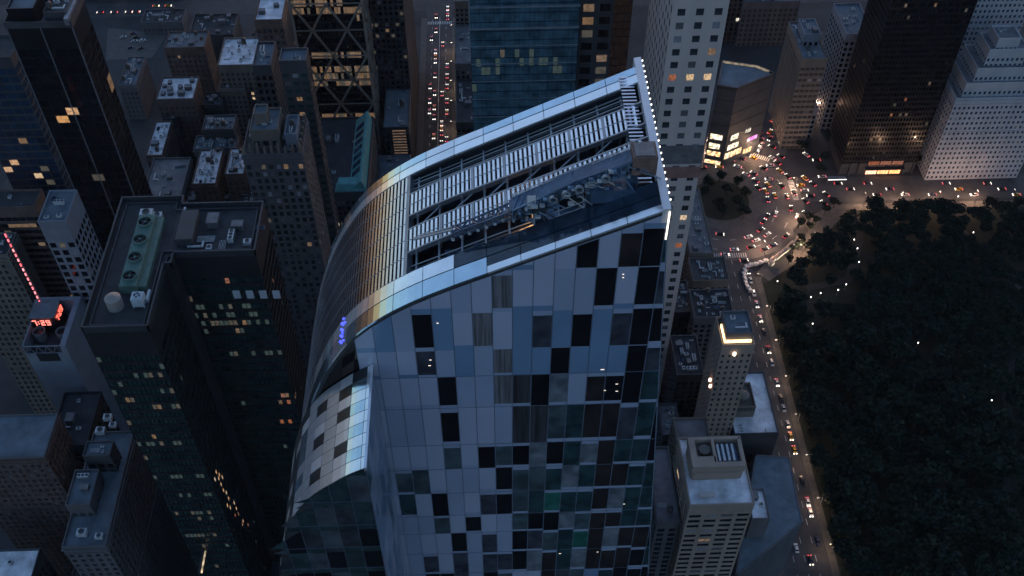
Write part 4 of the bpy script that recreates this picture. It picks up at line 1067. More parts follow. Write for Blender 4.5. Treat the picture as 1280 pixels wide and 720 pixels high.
# teal skylight building
z = 62
x0, x1, y0, y1 = rect((384, 243), (447, 243), (438, 148), z)
TB = bldg('low_building', 'low dark building with a long teal sloped skylight left of the curved skyscraper', 'building', (x0, x1+5, y0, y1), z, S_CHAR, G_BLK, W_DARK, floor=3.8, bay=2.4, pier=.4, span=.4, panes=1, n=5, litp=.05, litmats=(2, 2, 1, 3), lit_px=[(402, 226, 0), (405, 240, 0), (407, 247, 1), (408, 253, 0), (390, 203, 2)])
tm = mat('teal_copper', (.07, .24, .25), .5, var=.2, scale=.3)
b = MB(tuple(TB.location)); xr = x1+4.5
b.hexa([(xr-9, y0+2, z), (xr, y0+2, z), (xr, y1-2, z), (xr-9, y1-2, z), (xr-2.6, y0+2, z+6.5), (xr-2, y0+2, z+6.5), (xr-2, y1-2, z+6.5), (xr-2.6, y1-2, z+6.5)])
b.hexa([(xr-16, y0+1, z), (xr, y0+1, z), (xr, y0+8, z), (xr-16, y0+8, z), (xr-14, y0+3, z+4), (xr-3, y0+3, z+4), (xr-3, y0+8, z+4.2), (xr-14, y0+8, z+4.2)])
b.build('skylight_roof', tm, TB)
b = MB(tuple(TB.location))
for k in range(7):
    ya_, yb_ = y0+11+k*6, y0+15+k*6
    if yb_ < y1-2: b.poly([(xr-8.2, ya_, z+.95), (xr-8.2, yb_, z+.95), (xr-3.6, yb_, z+5.65), (xr-3.6, ya_, z+5.65)])
b.build('skylight_glass', G_BLU2, TB)
# south side of the long street
bldg('slab_tower', 'dark gridded slab tower beside the long street at the top', 'tower', (-62, -41.5, 500, 575), 118, S_CHAR, G_BLK, W_DARK, floor=3.6, bay=3, pier=.4, span=.4, panes=1, n=3, litp=.03, litmats=(3, 2, 3))
b0_ = bldg('low_building', 'low building with an amber slatted screen wall beside the long street', 'building', (-56, -41.5, 462, 498), 44, S_CHAR, G_BLK, W_BLUE, n=4, floor=4, span=.3)
b = MB(tuple(b0_.location)); b.box(-51, -43.4, 461.6, 461.8, 6, 43)
b.build('lit_screen', lit('screen_glow', (1, .55, .28), .16, .5, contrast=.5), b0_)
b = MB(tuple(b0_.location))
for k in range(18): b.box(-51.2, -43.2, 461.3, 461.6, 6.5+k*2.05, 7.5+k*2.05)
b.build('screen_slat', mat('slat_brown', (.10, .075, .065), .6), b0_)
bldg('low_building', 'small teal grey building on the corner left of the long street', 'building', (-60, -41.5, 428, 459), 26, S_BLUEG, G_BLU2, W_BLUE, n=5, floor=4, lit_px=[(501, 174, 6)])
# north side of the long street
for (xa, xb, ya_, yb_, z, lab, wm_, rm, s_) in ((-15, 2, 560, 600, 62, 'tan walk up block right of the long street near the top edge', S_TAN, W_GREY, 1), (-15, 0, 515, 556, 48, 'grey apartment block with lit top floor windows right of the long street', S_GREY, W_GREY, 2),
                                               (-15, -1, 470, 511, 40, 'dark narrow block right of the long street below the grey apartment block', S_CHAR, W_DARK, 3), (-15, -2, 430, 466, 34, 'low grey block right of the long street closest to the curved skyscraper', S_GREY, W_GREY, 4)):
    bldg('apartment_block', lab, 'building', (xa, xb, ya_, yb_), z, wm_, G_DRK, rm, floor=3.4, bay=2.8, pier=.45, span=.42, n=6, seed=s_, panes=1 if s_ == 2 else 0, litp=.02, lit_px=[(582, 129, 2), (587, 130, 2)] if s_ == 2 else (), sides='ES')
# blue glass tower
x0, x1 = at(589, 60, 200)[0], at(722, 60, 200)[0]; y0 = 338.
x0 = onY(589, 80, y0)[0]; x1 = onY(721, 80, y0)[0]
BT = bldg('glass_tower', 'tall blue glass tower behind the curved skyscraper', 'tower', (x0, x1, y0, y0+34), 236, G_BLU2, G_BLU, W_GREY, floor=4.05, bay=1.9, pier=.05, span=.10, rec=.12, n=0, litp=.012, litmats=(4, 4, 4, 3), top=4,
          lity=[(66, 92, .22), (120, 135, .1)], lit_px=[(677, 73, 4), (697, 75, 4), (700, 88, 4), (693, 90, 4), (606, 92, 4), (625, 78, 4)], blinds=0)
b = MB(tuple(BT.location))
for px, py, zz_ in ((0, 35, 0), (0, 8, 0)):
    zq = onY(650, py, y0)[1]; b.box(x0-.1, x1+.1, y0-.4, y0-.02, zq-.35, zq+.35)
for k in range(5):
    zq = onY(650, 57+k*22, y0)[1]; b.box(x0, x1, y0-.16, y0-.01, zq-.18, zq+.18)
b.box(x0-.3, x0+.2, y0-.45, y0, onY(589, 37, y0)[1], 236); b.build('floor_band', mat('band_steel', (.3, .36, .42), .35, metal=.6), BT)
x2 = onY(765, 60, y0)[0]
bldg('apartment_tower', 'dark tower with a stack of amber bay windows beside the blue glass tower', 'tower', (x1+.6, x2, y0+4, y0+30), 236, S_CHAR, G_BLK, W_GREY, floor=5.8, bay=6.1, pier=.35, span=.42, n=0, litp=.02, lit_px=[(743, 12, 2), (744, 30, 2), (744, 44, 3), (744, 72, 2), (744, 90, 3), (745, 102, 3)], litmats=(2,))
bldg('office_tower', 'very dark plain tower between the amber bay tower and the white tower', 'tower', (48, 68, 398, 424), 190, S_BLACK, G_BLK, W_DARK, n=0, floor=4, span=.2, pier=.1)
# white tower
wy = 297.; wx0 = onY(842, 2, wy)[0]; wx1 = onY(912, 2, wy)[0]
WTW = bldg('residential_tower', 'white concrete residential tower with square windows right of the curved skyscraper', 'tower', (wx0, wx1, wy, wy+42), 232, S_WHITE, G_APT, W_GREY, floor=5.3, bay=(wx1-wx0)/3, bay_side=4.2, pier=.58, span=.5, rec=.1, mull=2, panes=1, n=0, top=3,
           lit_px=[(845, 100, 5), (864, 100, 1), (882, 100, 1), (887, 59, 2), (868, 195, 5), (846, 266, 1), (842, 308, 5)], blinds=.22)
b = MB(tuple(WTW.location))
for py, h_, in ((193, 9), (215, 5.5)):
    zq = onY(860, py, wy)[1]; b.box(wx0-.25, wx1+.25, wy-.3, wy-.02, zq-h_/2, zq+h_/2, 0 if py < 200 else 1); b.box(wx0-.3, wx0-.02, wy, wy+42, zq-h_/2, zq+h_/2, 0)
b.build('plant_floor', [mat('louvre_grey', (.12, .12, .13), .7, var=.3), mat('louvre_red', (.22, .12, .11), .7, var=.2)], WTW)
# ------------------------------------------------------------------ around the circle
mz = 58
MPX = [(897, 108), (921, 112), (968, 93), (945, 84), (903, 78)]
mp = [at(*p, mz) for p in MPX]
mc = (sum(p[0] for p in mp)/5, sum(p[1] for p in mp)/5)
MU = thing('shop_building', 'low angular building with a slate roof and glowing shopfronts by the traffic circle', 'building', (mc[0], mc[1], 0))
b = MB((*mc, 0)); b.prism(mp, 0, mz, 0, 1); b.build('wall', [S_CHAR, W_BLUE], MU)
b = MB((*mc, 0))
for i in range(5):
    p, q = Vector((*mp[i], 0)), Vector((*mp[(i+1) % 5], 0)); d = (q-p).normalized(); nn = Vector((d.y, -d.x, 0))
    for z0_, z1_, oo in ((mz-1, mz+1.2, .3), (mz-9, mz-8.3, .12), (mz-18, mz-17.3, .12), (mz-27, mz-26.3, .12), (mz-36, mz-35.3, .12)):
        b.hexa([tuple(p+nn*oo+Vector((0, 0, z0_))), tuple(q+nn*oo+Vector((0, 0, z0_))), tuple(q-nn*.3+Vector((0, 0, z0_))), tuple(p-nn*.3+Vector((0, 0, z0_))),
                tuple(p+nn*oo+Vector((0, 0, z1_))), tuple(q+nn*oo+Vector((0, 0, z1_))), tuple(q-nn*.3+Vector((0, 0, z1_))), tuple(p-nn*.3+Vector((0, 0, z1_)))])
b.build('cornice', S_DARK, MU)
def frontq(mb, p, q, t0, t1, z0_, z1_, off, m=0):
    p, q = Vector((*p, 0)), Vector((*q, 0)); d = (q-p).normalized(); nn = Vector((d.y, -d.x, 0)); A, B_ = p.lerp(q, t0)+nn*off, p.lerp(q, t1)+nn*off
    C_, D_ = A+nn*.15, B_+nn*.15
    mb.hexa([(C_.x, C_.y, z0_), (D_.x, D_.y, z0_), (B_.x, B_.y, z0_), (A.x, A.y, z0_), (C_.x, C_.y, z1_), (D_.x, D_.y, z1_), (B_.x, B_.y, z1_), (A.x, A.y, z1_)], m)
rr = random.Random(4)
for (i, t0, t1, z0_, z1_, m_) in ((0, .08, .75, 20, 24, L_SHOPW), (0, .1, .7, 13, 17, L_SHOPW), (0, .05, .8, 7, 11, L_SHOP), (1, .10, .32, 19, 23, L_SHOPW), (1, .06, .38, 12, 16, L_SHOPW), (1, .02, .5, 5, 10, L_SHOP), (1, .55, .8, 3, 7, L_SHOP), (1, .62, .9, 12, 15, L_MAG), (1, .5, .66, 20, 23, LW[6]), (0, .0, .9, 1, 4, L_SHOP)):
    for j in range(3):
        a_ = t0+(t1-t0)*j/3; b = MB((*mc, 0)); frontq(b, mp[i], mp[i+1], a_+.01, a_+(t1-t0)/3-.01, z0_+rr.uniform(0, .6), z1_, .05); o_ = b.build('shop_window', m_, MU); o_['label'] = 'glowing shop window'
b = MB((*mc, 0)); p, q = Vector((*mp[4], mz+.6)), Vector((*mp[3], mz+.6)); b.bar(p, q, .8, 1.2); p2 = Vector((*mp[2], mz+.6)); b.bar(q, q.lerp(p2, .7), .8, 1.2); b.build('roof_light', lit('roof_edge_glow', (1, .72, .4), .35, .4), MU)
MUx = bldg('office_block', 'dark office block at the top edge behind the slate roofed corner building', 'building', (150, 200, 600, 635), 40, S_DARK, G_DRK, W_DARK, n=8, litp=.06, litmats=(6, 2, 5))
z = 66
q = rect((1003, 76), (1034, 74), (1012, 28), z)
bg = bldg('hotel', 'tan corner block with stacked balconies beyond the traffic circle', 'building', q, z, S_TAN, G_DULL, W_BLUE, floor=3.9, bay=2.8, pier=.16, span=.52, panes=1, n=5, seed=12, blinds=.05)
tier(bg, (q[0]+3, q[1]-2, q[2]+14, q[3]-8), z, z+7, S_BLUEG, G_BLK, W_BLUE, n=2, seed=5)
bldg('low_building', 'pale low annexe attached right of the tan balcony block', 'building', (q[1]+.8, q[1]+7, q[2]+10, q[3]-15), 22, S_BLUEG, G_BLK, W_BLUE, n=5)
q = rect((1058, 44), (1092, 44), (1085, 5), 70)
bldg('apartment_block', 'blue grey apartment block at the top edge left of the black hotel tower', 'building', q, 70, S_BLUEG, G_BLK, W_BLUE, n=6, seed=3, panes=0)
bldg('apartment_block', 'dim blue block in the far corner above the tan balcony block', 'building', (176, 214, 596, 632), 34, S_GREY, G_DULL, W_BLUE, n=8, seed=6)
# black hotel tower north of the circle
tx0, tx1, ty0, ty1 = 214., 259., 462., 492.
TT = thing('hotel_tower', 'tall black glass hotel tower with an orange lit lobby at the park corner', 'tower', ((tx0+tx1)/2, (ty0+ty1)/2, 0))
facade(TT, (tx0, tx1, ty0, ty1, 9, 177), 3.6, 1.7, .3, .4, .2, S_BLACK, G_BLK, litp=.004, litmats=(3, 2, 3, 2, 5), r=random.Random(7), lity=[(120, 200, .02), (200, 240, .07)], top=3)
roof(TT, (tx0, tx1, ty0, ty1), 177.3, W_DARK, S_BLACK)
b = MB(tuple(TT.location)); b.box(tx0+1, tx1-1, ty0+1.2, ty1-1, 0, 9)
for k in range(9): x = tx0+.5+k*(tx1-tx0-1)/8; b.box(x-.5, x+.5, ty0, ty0+1.1, 0, 9)
b.build('lobby', S_CHAR, TT)
xl, xr = at(1083, 219, 3)[0], at(1128, 219, 3)[0]
for k in range(3):
    for r_, (z0_, z1_, m_) in enumerate(((1, 5.2, L_ORNG), (8.2, 11.2, LW[5]))):
        xa = xl+(xr-xl)*k/3; b = MB(tuple(TT.location))
        for i in range(4):
            for j in range(3 if r_ == 0 else 2): b.box(xa+.5+i*(xr-xl)/13, xa+.5+(i+.86)*(xr-xl)/13, ty0-.5, ty0-.36, z0_+j*1.4, z0_+j*1.4+1.2)
        o_ = b.build('lobby_window', m_, TT); o_['label'] = 'orange lit lobby window'
b = MB(tuple(TT.location)); b.box(xl-1, xr+1, ty0-3, ty0-.1, 6, 6.5); b.build('canopy', S_DARK, TT)
bm2 = thing('metro_canopy', 'thin white light bar canopy at the corner left of the orange lobby', 'canopy', (*at(1046, 222, 4), 0))
b = MB(tuple(bm2.location)); x, y = at(1046, 222, 4); b.box(x-5.5, x+5.5, y-1.5, y+1.5, 3.6, 3.9)
for s_ in (-5, 5): b.box(x+s_-.15, x+s_+.15, y-.15, y+.15, 0, 3.6)
b.build('canopy_roof', METD, bm2); b = MB(tuple(bm2.location)); b.box(x-5.5, x+5.5, y-1.62, y-1.5, 3.55, 3.95); b.build('light_bar', lit('bar_white', (1, .97, .9), 3, contrast=.2), bm2)
# pale apartment houses on the right
def pale(name, lab, bx, z, tiers, seed, **k):
    r_ = bldg(name, lab, 'building', bx, z, S_PALE, G_BLU2, W_GREY, floor=3.7, bay=2.7, pier=.5, span=.5, rec=.3, panes=1, n=3, seed=seed, cornice=True, **k)
    for (fx0, fx1, fy0, fy1, h0, h1) in tiers:
        x0, x1, y0, y1 = bx; tier(r_, (x0+(x1-x0)*fx0, x0+(x1-x0)*fx1, y0+(y1-y0)*fy0, y0+(y1-y0)*fy1), z+h0, z+h1, S_PALE, G_BLU2, W_GREY, seed=seed+1, n=1, floor=3.7, bay=2.7, pier=.5, span=.5)
    return r_
x0 = at(1207, 148, 60)[0]
pale('apartment_house', 'pale stepped apartment house facing the park at the right edge', (x0, x0+56, 456, 486), 60, [(.06, 1, .06, .95, 0, 9), (.14, .95, .14, .9, 9, 17), (.22, .6, .25, .8, 17, 27), (.28, .5, .3, .7, 27, 33), (.68, .95, .25, .8, 17, 25)], 31, lit_px=[(1270, 178, 3)], litp=.004)
x0 = at(1226, 2, 128)[0]
pale('apartment_tower', 'taller pale apartment tower behind the stepped apartment house', (x0+6, x0+62, 505, 535), 120, [(.2, .8, .2, .8, 0, 10)], 41, litp=.004)
# ------------------------------------------------------------------ hotels along the park road
z = 108
q = rect((903, 436), (943, 430), (921, 397), z)
JW = bldg('hotel', 'slim tan hotel with a gold lit roof edge beside the park road', 'hotel', q, z, S_CREAM, G_APT, W_DARK, floor=3.6, bay=2.6, pier=.58, span=.52, n=0, seed=2, blinds=.1)
tier(JW, (q[0]+1.5, q[1]-1, q[2]+2, q[3]-1), z, z+4.5, S_GREY, G_DRK, W_BLUE, win=False, n=1)
b = MB(tuple(JW.location)); b.box(q[0]+.75, q[0]+1.3, q[2]+.8, q[3]-5, z+1.2, z+2.4); b.box(q[0]+1.35, q[1]-1.4, q[2]+.8, q[2]+1.3, z+1.2, z+2.6); b.build('gold_light_strip', L_GOLD, JW)
b = MB(tuple(JW.location)); b.cyl(((q[0]+q[1])/2-1, q[2]-.6), .6, z-4.5, z-3.4, 10); b.build('wall_lamp', lit('wall_lamp', (1, .75, .45), 5, contrast=.1), JW)
for px, py in ((894, 474), (897, 482)):
    y_, z_ = onX(px, py, q[0]) if False else (0, 0)
    b = MB(tuple(JW.location)); xx, yy = q[0]-.6, q[2]+(3 if py < 478 else 1); zt_ = z
    while proj(xx, yy, zt_)[1] < py and zt_ > 5: zt_ -= .5
    b.cyl((xx, yy), .55, zt_-.6, zt_+.6, 8); b.build('wall_lamp', lit('uplight', (1, .5, .3), 6, contrast=.1), JW)
z = 52
q = rect((918, 546), (973, 541), (948, 466), z)
HWt = bldg('hotel', 'hotel with a bright blue white flat roof and boxed fan beside the park road', 'hotel', q, z, S_CHAR, G_BLK, W_WHITE, floor=3.6, bay=2.8, n=2, kinds=['vent_pipe', 'pipe_rack'], seed=9, top=14)
q2 = rect((921, 510), (945, 509), (944, 478), z+7)
b = MB(tuple(HWt.location)); b.box(q2[0], q2[1], q2[2], q2[3], z, z+5.4)
for s_ in ((q2[0], q2[1], q2[2], q2[2]+.4), (q2[0], q2[1], q2[3]-.4, q2[3]), (q2[0], q2[0]+.4, q2[2]+.4, q2[3]-.4), (q2[1]-.4, q2[1], q2[2]+.4, q2[3]-.4)): b.box(*s_, z+5.4, z+7.4)
for k in range(8): x = q2[0]+.8+k*(q2[1]-q2[0]-1.6)/7; b.box(x-.25, x+.25, q2[2]-.06, q2[2]-.004, z+4.5, z+7, 1)
b.build('fan_house', [S_TAN, S_DARK], HWt)
b = MB(tuple(HWt.location)); c_ = ((q2[0]+q2[1])/2, (q2[2]+q2[3])/2); b.cyl(c_, 2.6, z+5.4, z+7.6, 18); b.cyl(c_, 2.2, z+7.6, z+8.2, 18, 0, 1.2); b.build('roof_fan', S_TAN, HWt)
z = 102
q = rect((862, 634), (943, 630), (932, 546), z)
HC = bldg('hotel', 'cream brick hotel tower with a pale roof and a round edged rooftop box', 'hotel', q, z, S_CREAM, G_DRK, W_WHITE, floor=3.5, bay=5.6, pier=.26, span=.5, panes=1, n=0, seed=4, top=4, blinds=.08, ph=.9, lit_px=[(847, 590, 1), (882, 676, 2)])
p_ = rect((866, 588), (932, 584), (926, 547), z+7)
b = MB(tuple(HC.location)); x0, x1, y0, y1 = p_
def rpoly(x0, x1, y0, y1, r_, n=5):
    out = []
    for (cx_, cy_, a) in ((x1-r_, y0+r_, -math.pi/2), (x1-r_, y1-r_, 0), (x0+r_, y1-r_, math.pi/2), (x0+r_, y0+r_, math.pi)):
        for i in range(n+1): t = a+math.pi/2*i/n; out.append((cx_+r_*math.cos(t), cy_+r_*math.sin(t)))
    return out
b.prism(rpoly(x0, x1, y0, y1, 1.6), z, z+4.5)
n = 24; op = rpoly(x0, x1, y0, y1, 1.6)
xm = x0+(x1-x0)*.46
for s_ in ((x0, xm, y0+.3, y0+4.6), (xm, x1-.0, y0+.3, y0+2.2), (x0, x0+2.2, y0+4.6, y1), (xm-.5, xm+.5, y0+2.2, y1-1), (x1-1.1, x1, y0+2.2, y1-1.2), (x0+2.2, x1-.8, y1-1, y1)): b.box(*s_, z+4.5, z+8)
b.build('penthouse', S_CREAM, HC)
b = MB(tuple(HC.location)); c_ = ((x0+2.2+xm)/2+.3, (y0+y1)/2+2.2); b.cyl(c_, 2.1, z+4.5, z+6.6, 16); b.build('water_tank', S_TAN, HC)
b = MB(tuple(HC.location)); xa, xb, ya_, yb_ = xm+1, x1-1.6, y0+2.8, y1-1.6; b.box(xa, xb, ya_, yb_, z+4.5, z+5.6, 1)
for k in range(4): b.box(xa+.3+k*(xb-xa-.6)/4, xa+.3+(k+.45)*(xb-xa-.6)/4, ya_+.5, yb_-.8, z+5.6, z+7., 0)
b.build('cooling_unit', [EQ_L, BEAM], HC)
b = MB(tuple(HC.location)); b.box(x0+2, x0+7.5, q[2]+3.2, q[2]+4.8, z-.02, z+1.6); b.build('stair_hatch', S_WHITE, HC)
bldg('apartment_block', 'lilac grey low block hugging the left side of the cream hotel tower', 'building', (q[0]-9, q[0]-.6, q[2]+4, q[3]+8), 84, S_GREY, G_DRK, mat('roof_lilac', (.15, .135, .15), .8), n=1, floor=3.5)
# low sloped block by the park road
z = 46
gp = [at(*p, z) for p in ((922, 716), (1001, 652), (985, 573), (946, 570))]
gc = (sum(p[0] for p in gp)/4, sum(p[1] for p in gp)/4)
GB = thing('apartment_block', 'grey flat roofed block with striped balcony front at the bottom beside the park road', 'building', (*gc, 0))
b = MB((*gc, 0)); b.prism(gp, 0, z, 0, 1); b.build('wall', [S_GREY, W_BLUE], GB)
b = MB((*gc, 0))
for k in range(13):
    for i in range(4):
        p, q_ = Vector((*gp[i], 0)), Vector((*gp[(i+1) % 4], 0)); d = (q_-p).normalized(); nn = Vector((d.y, -d.x, 0)); zz = z-1-k*3.4
        b.hexa([tuple(p+nn*.7+Vector((0, 0, zz))), tuple(q_+nn*.7+Vector((0, 0, zz))), tuple(q_+Vector((0, 0, zz))), tuple(p+Vector((0, 0, zz))), tuple(p+nn*.7+Vector((0, 0, zz+1.2))), tuple(q_+nn*.7+Vector((0, 0, zz+1.2))), tuple(q_+Vector((0, 0, zz+1.2))), tuple(p+Vector((0, 0, zz+1.2)))])
b.build('balcony', S_GREY, GB)
q3 = rect((940, 652), (962, 648), (958, 612), z+14); tier(GB, q3, z, z+14, S_GREY, G_DULL, W_WHITE, n=1, seed=3, win=False)
bldg('hotel', 'dull grey block between the cream hotel tower and the gold edged hotel', 'building', (76, 90, 216, 246), 62, S_TAN, G_DRK, W_GREY, n=3, seed=8, floor=3.6)
for i, (px0, px1, pya, pyb, z, lab, wm_, rm) in enumerate(((836, 866, 392, 352, 34, 'low dark block with cluttered plant between the white tower and the circle', S_DARK, W_GRAV), (868, 918, 398, 362, 40, 'low block with a jumble of roof machinery beside the park road', S_GREY, W_DARK),
        (866, 912, 352, 322, 28, 'low plain block below the circle with a gravel roof', S_TAN, W_GRAV), (846, 880, 470, 420, 46, 'dark mid height block left of the gold edged hotel', S_CHAR, W_DARK), (862, 892, 318, 236, 30, 'row of tan shop houses beside the circle lawn', S_TAN, W_GREY),
        (828, 852, 545, 505, 30, 'low block with grey roof units between the curved skyscraper and the cream hotel', S_GREY, W_GREY), (824, 850, 640, 560, 22, 'low dark roof beside the foot of the curved skyscraper', S_CHAR, W_BLUE), (815, 850, 720, 660, 24, 'low roof with small boxes at the bottom right of the curved skyscraper', S_GREY, W_GREY))):
    q = rect((px0, pya), (px1, pya), (px1, pyb), z)
    bldg('low_building', lab, 'building', q, z, wm_, G_DRK, rm, n=14 if i in (0, 1, 5) else 7, seed=50+i, floor=3.6, bay=3, span=.4, litp=.01)
# ------------------------------------------------------------------ old blocks at the upper left
OLD = [((205, 62), (256, 60), (266, 40), 58, 'red brown brick building with chimney stacks at the upper left', S_BRICKR, W_GREY, 3, {}),
       ((195, 126), (242, 125), (246, 97), 52, 'brick loft building with a bright white roof and one dark roof box', S_BRICK, W_WHITE, 1, dict(kinds=['bulkhead'])),
       ((148, 108), (170, 108), (192, 72), 26, 'long low shed with a blue grey roof beside the black tower', S_GREY, W_BLUE, 4, {}),
       ((182, 196), (203, 196), (226, 152), 42, 'narrow block with a bright roof of notched outline beside the black tower', S_BRICK, W_WHITE, 5, {}),
       ((203, 150), (221, 150), (229, 128), 40, 'small block with a blue roof above the notched bright roof', S_CHAR, W_BLUE, 2, {}),
       ((177, 252), (226, 250), (240, 198), 46, 'long hall with a smooth grey roof behind the green fan tower', S_GREY, W_GREY, 1, {}),
       ((240, 232), (270, 231), (277, 188), 54, 'loft block with a cluttered bright roof left of the stone tower', S_BRICK, W_WHITE, 9, {}),
       ((281, 220), (305, 219), (300, 186), 58, 'small block with a bright roof against the ornate stone tower', S_BRICKR, W_WHITE, 3, {}),
       ((253, 164), (292, 163), (299, 145), 56, 'grey roofed block with a dark side wall above the bright loft roofs', S_CHAR, W_GREY, 4, {}),
       ((242, 188), (294, 187), (301, 170), 50, 'wide block with a mottled slate roof between the grey block and the bright lofts', S_GREY, W_BLUE, 7, {}),
       ((272, 84), (318, 82), (326, 48), 60, 'block with a large bright roof under the brown apartment tower', S_TAN, W_WHITE, 5, {}),
       ((274, 113), (306, 112), (311, 92), 46, 'tan block with small roof boxes below the large bright roof', S_TAN, W_GRAV, 5, {}),
       ((253, 133), (277, 132), (281, 116), 40, 'small dark block with a railed roof left of the tan roof boxes', S_CHAR, W_DARK, 3, {}),
       ((236, 46), (292, 44), (303, 18), 34, 'dark block with a green grey roof at the top edge', S_CHAR, W_DARK, 6, {}),
       ((176, 30), (228, 28), (232, 12), 9, 'long low depot with a dull roof along the avenue at the top edge', S_GREY, W_DARK, 5, {}),
       ((226, 262), (262, 260), (270, 236), 40, 'dark brown block with one lit roof edge behind the green fan tower', S_BRICKR, W_DARK, 4, dict(lit_px=[])),
       ((296, 262), (330, 260), (334, 236), 44, 'dark block at the foot of the ornate stone tower', S_BRICK, W_DARK, 4, {}),
       ((258, 262), (292, 260), (296, 240), 36, 'low brick block under the bright loft roofs', S_BRICKR, W_GRAV, 4, {}),
       ((388, 330), (402, 330), (404, 280), 60, 'narrow dark block between the green fan tower and the curved skyscraper', S_CHAR, W_DARK, 2, dict(litp=.05, litmats=(2, 3))),
       ((330, 140), (345, 140), (350, 100), 60, 'dark mid block behind the ornate stone tower', S_CHAR, W_DARK, 2, {}),
       ((310, 60), (318, 60), (322, 40), 40, 'thin dark block left of the blue boxed roof tower', S_CHAR, W_GRAV, 1, {})]
for i, (nl, nr, fr_, z, lab, wm_, rm, n, kw) in enumerate(OLD):
    kw = dict(kw)
    nm = 'brick_building' if wm_ in (S_BRICK, S_BRICKR) else 'low_building'
    kw.setdefault('litp', .008)
    B(nm, lab, 'building', nl, nr, fr_, z, wm_, G_DULL, rm, floor=3.5, bay=2.9, pier=.5, span=.45, n=n+4, seed=100+i, cornice=(i % 3 != 1), **kw)
bldg('low_building', 'blue fronted block beyond the far avenue at the top left edge', 'building', (-292, -262, 672, 696), 26, S_BLUEG, G_BLU2, W_BLUE, n=4)
bldg('low_building', 'grey block beyond the far avenue at the top edge', 'building', (-254, -214, 672, 696), 15, S_GREY, G_DRK, W_GREY, n=6)
x_, y_ = at(262, 252, 38); eg = thing('shop_sign', 'amber lit strip behind the green fan tower', 'sign', (x_, y_, 36))
b = MB((x_, y_, 36)); b.box(x_-4.5, x_+4.5, y_-.1, y_+.1, 41, 42.2); b.build('light_strip', lit('amber_strip', (1, .6, .25), 1.6, .5), eg)
b = MB((x_, y_, 36)); b.box(x_-5, x_+5, y_+.12, y_+.3, 36, 42.6); b.build('sign_board', S_DARK, eg)
# glowing canopy on the low roof at the bottom beside the fan tower
ab = bldg('low_building', 'low dark building with a warm glowing roof canopy at the bottom beside the fan tower', 'building', (-160, -141, 176, 204), 54, S_CHAR, G_BLK, W_DARK, n=2, seed=7)
p0, p1 = Vector((*at(252, 716, 57), 57)), Vector((*at(259, 676, 57), 57))
b = MB(tuple(ab.location)); b.bar(p0, p1, .55, .5); b.build('light_tube', lit('tube_warm', (1, .72, .38), 1.0, .5), ab)
b = MB(tuple(ab.location)); b.bar(p0+Vector((-.9, 0, -.3)), p1+Vector((-.9, 0, -.3)), 1.2, .25)
for t in (.1, .5, .9): q_ = p0.lerp(p1, t); b.box(q_.x-.9, q_.x-.6, q_.y-.15, q_.y+.15, 54, 56.6)
b.build('canopy', S_CHAR, ab)
# ------------------------------------------------------------------ trees
def crown_mesh(seed, rx, rz, n=620):
    r = random.Random(seed); b = MB()
    lobes = [(r.uniform(-.5, .5)*rx, r.uniform(-.5, .5)*rx, r.uniform(-.25, .35)*rz, r.uniform(.5, .8)) for _ in range(7)]
    for _ in range(n):
        lx, ly, lz, s = r.choice(lobes)
        v = Vector((r.gauss(0, 1), r.gauss(0, 1), r.gauss(0, 1))).normalized()*(r.random()**.35)
        p = Vector((lx+v.x*rx*s*.75, ly+v.y*rx*s*.75, lz+v.z*rz*s*.8))
        a = Vector((r.gauss(0, 1), r.gauss(0, 1), r.gauss(0, .7))).normalized(); c = a.cross(Vector((r.gauss(0, 1), r.gauss(0, 1), r.gauss(0, 1)))).normalized()
        k = r.uniform(.34, .75)
        b.poly([p-a*k-c*k*.6, p+a*k-c*k*.5, p+a*k*.8+c*k*.6, p-a*k*.7+c*k*.7], r.choice([0, 0, 1, 2]))
    return b.mesh('crown', LEAF)
def trunk_mesh(seed, h):
    r = random.Random(seed); b = MB(); b.cyl((0, 0), .34, -.2, h*.6, 8, 0, .22)
    for k in range(4):
        a = k*1.57+r.uniform(-.4, .4); z = h*(.4+.05*k); b.bar((0, 0, z), (2.2*math.cos(a), 2.2*math.sin(a), z+h*.35), .16)
    return b.mesh('trunk', [BARK])
CRN = [crown_mesh(i, 4.6+.4*(i % 3), 3.6+.3*(i % 2)) for i in range(6)]
TRK = [trunk_mesh(i, 8+i % 3) for i in range(3)]
def plant(x, y, lab, grp, s, r, z=0):
    t = thing('tree', lab, 'tree', (x, y, z), grp, r.uniform(0, 6.28)); t.scale = (s, s, s*r.uniform(.9, 1.15))
    inst('crown', r.choice(CRN), t, (0, 0, 9)); inst('trunk', r.choice(TRK), t)
PLIGHT = [(1157, 290), (1217, 290), (1198, 245), (1068, 299), (1072, 310), (1074, 327), (1058, 355), (1048, 362), (1026, 366), (1014, 371), (1016, 404), (1148, 428), (1273, 343), (972, 351), (1043, 495), (1046, 552), (1090, 611), (1177, 685), (1232, 268), (1240, 500)]
PL = [at(*p, 4.6) for p in PLIGHT]
def segd(p, a, b):
    ax, ay = a; bx, by = b; dx, dy = bx-ax, by-ay; t = max(0, min(1, ((p[0]-ax)*dx+(p[1]-ay)*dy)/(dx*dx+dy*dy))); return math.hypot(p[0]-ax-dx*t, p[1]-ay-dy*t)
r = random.Random(77); spots = []
y = 190
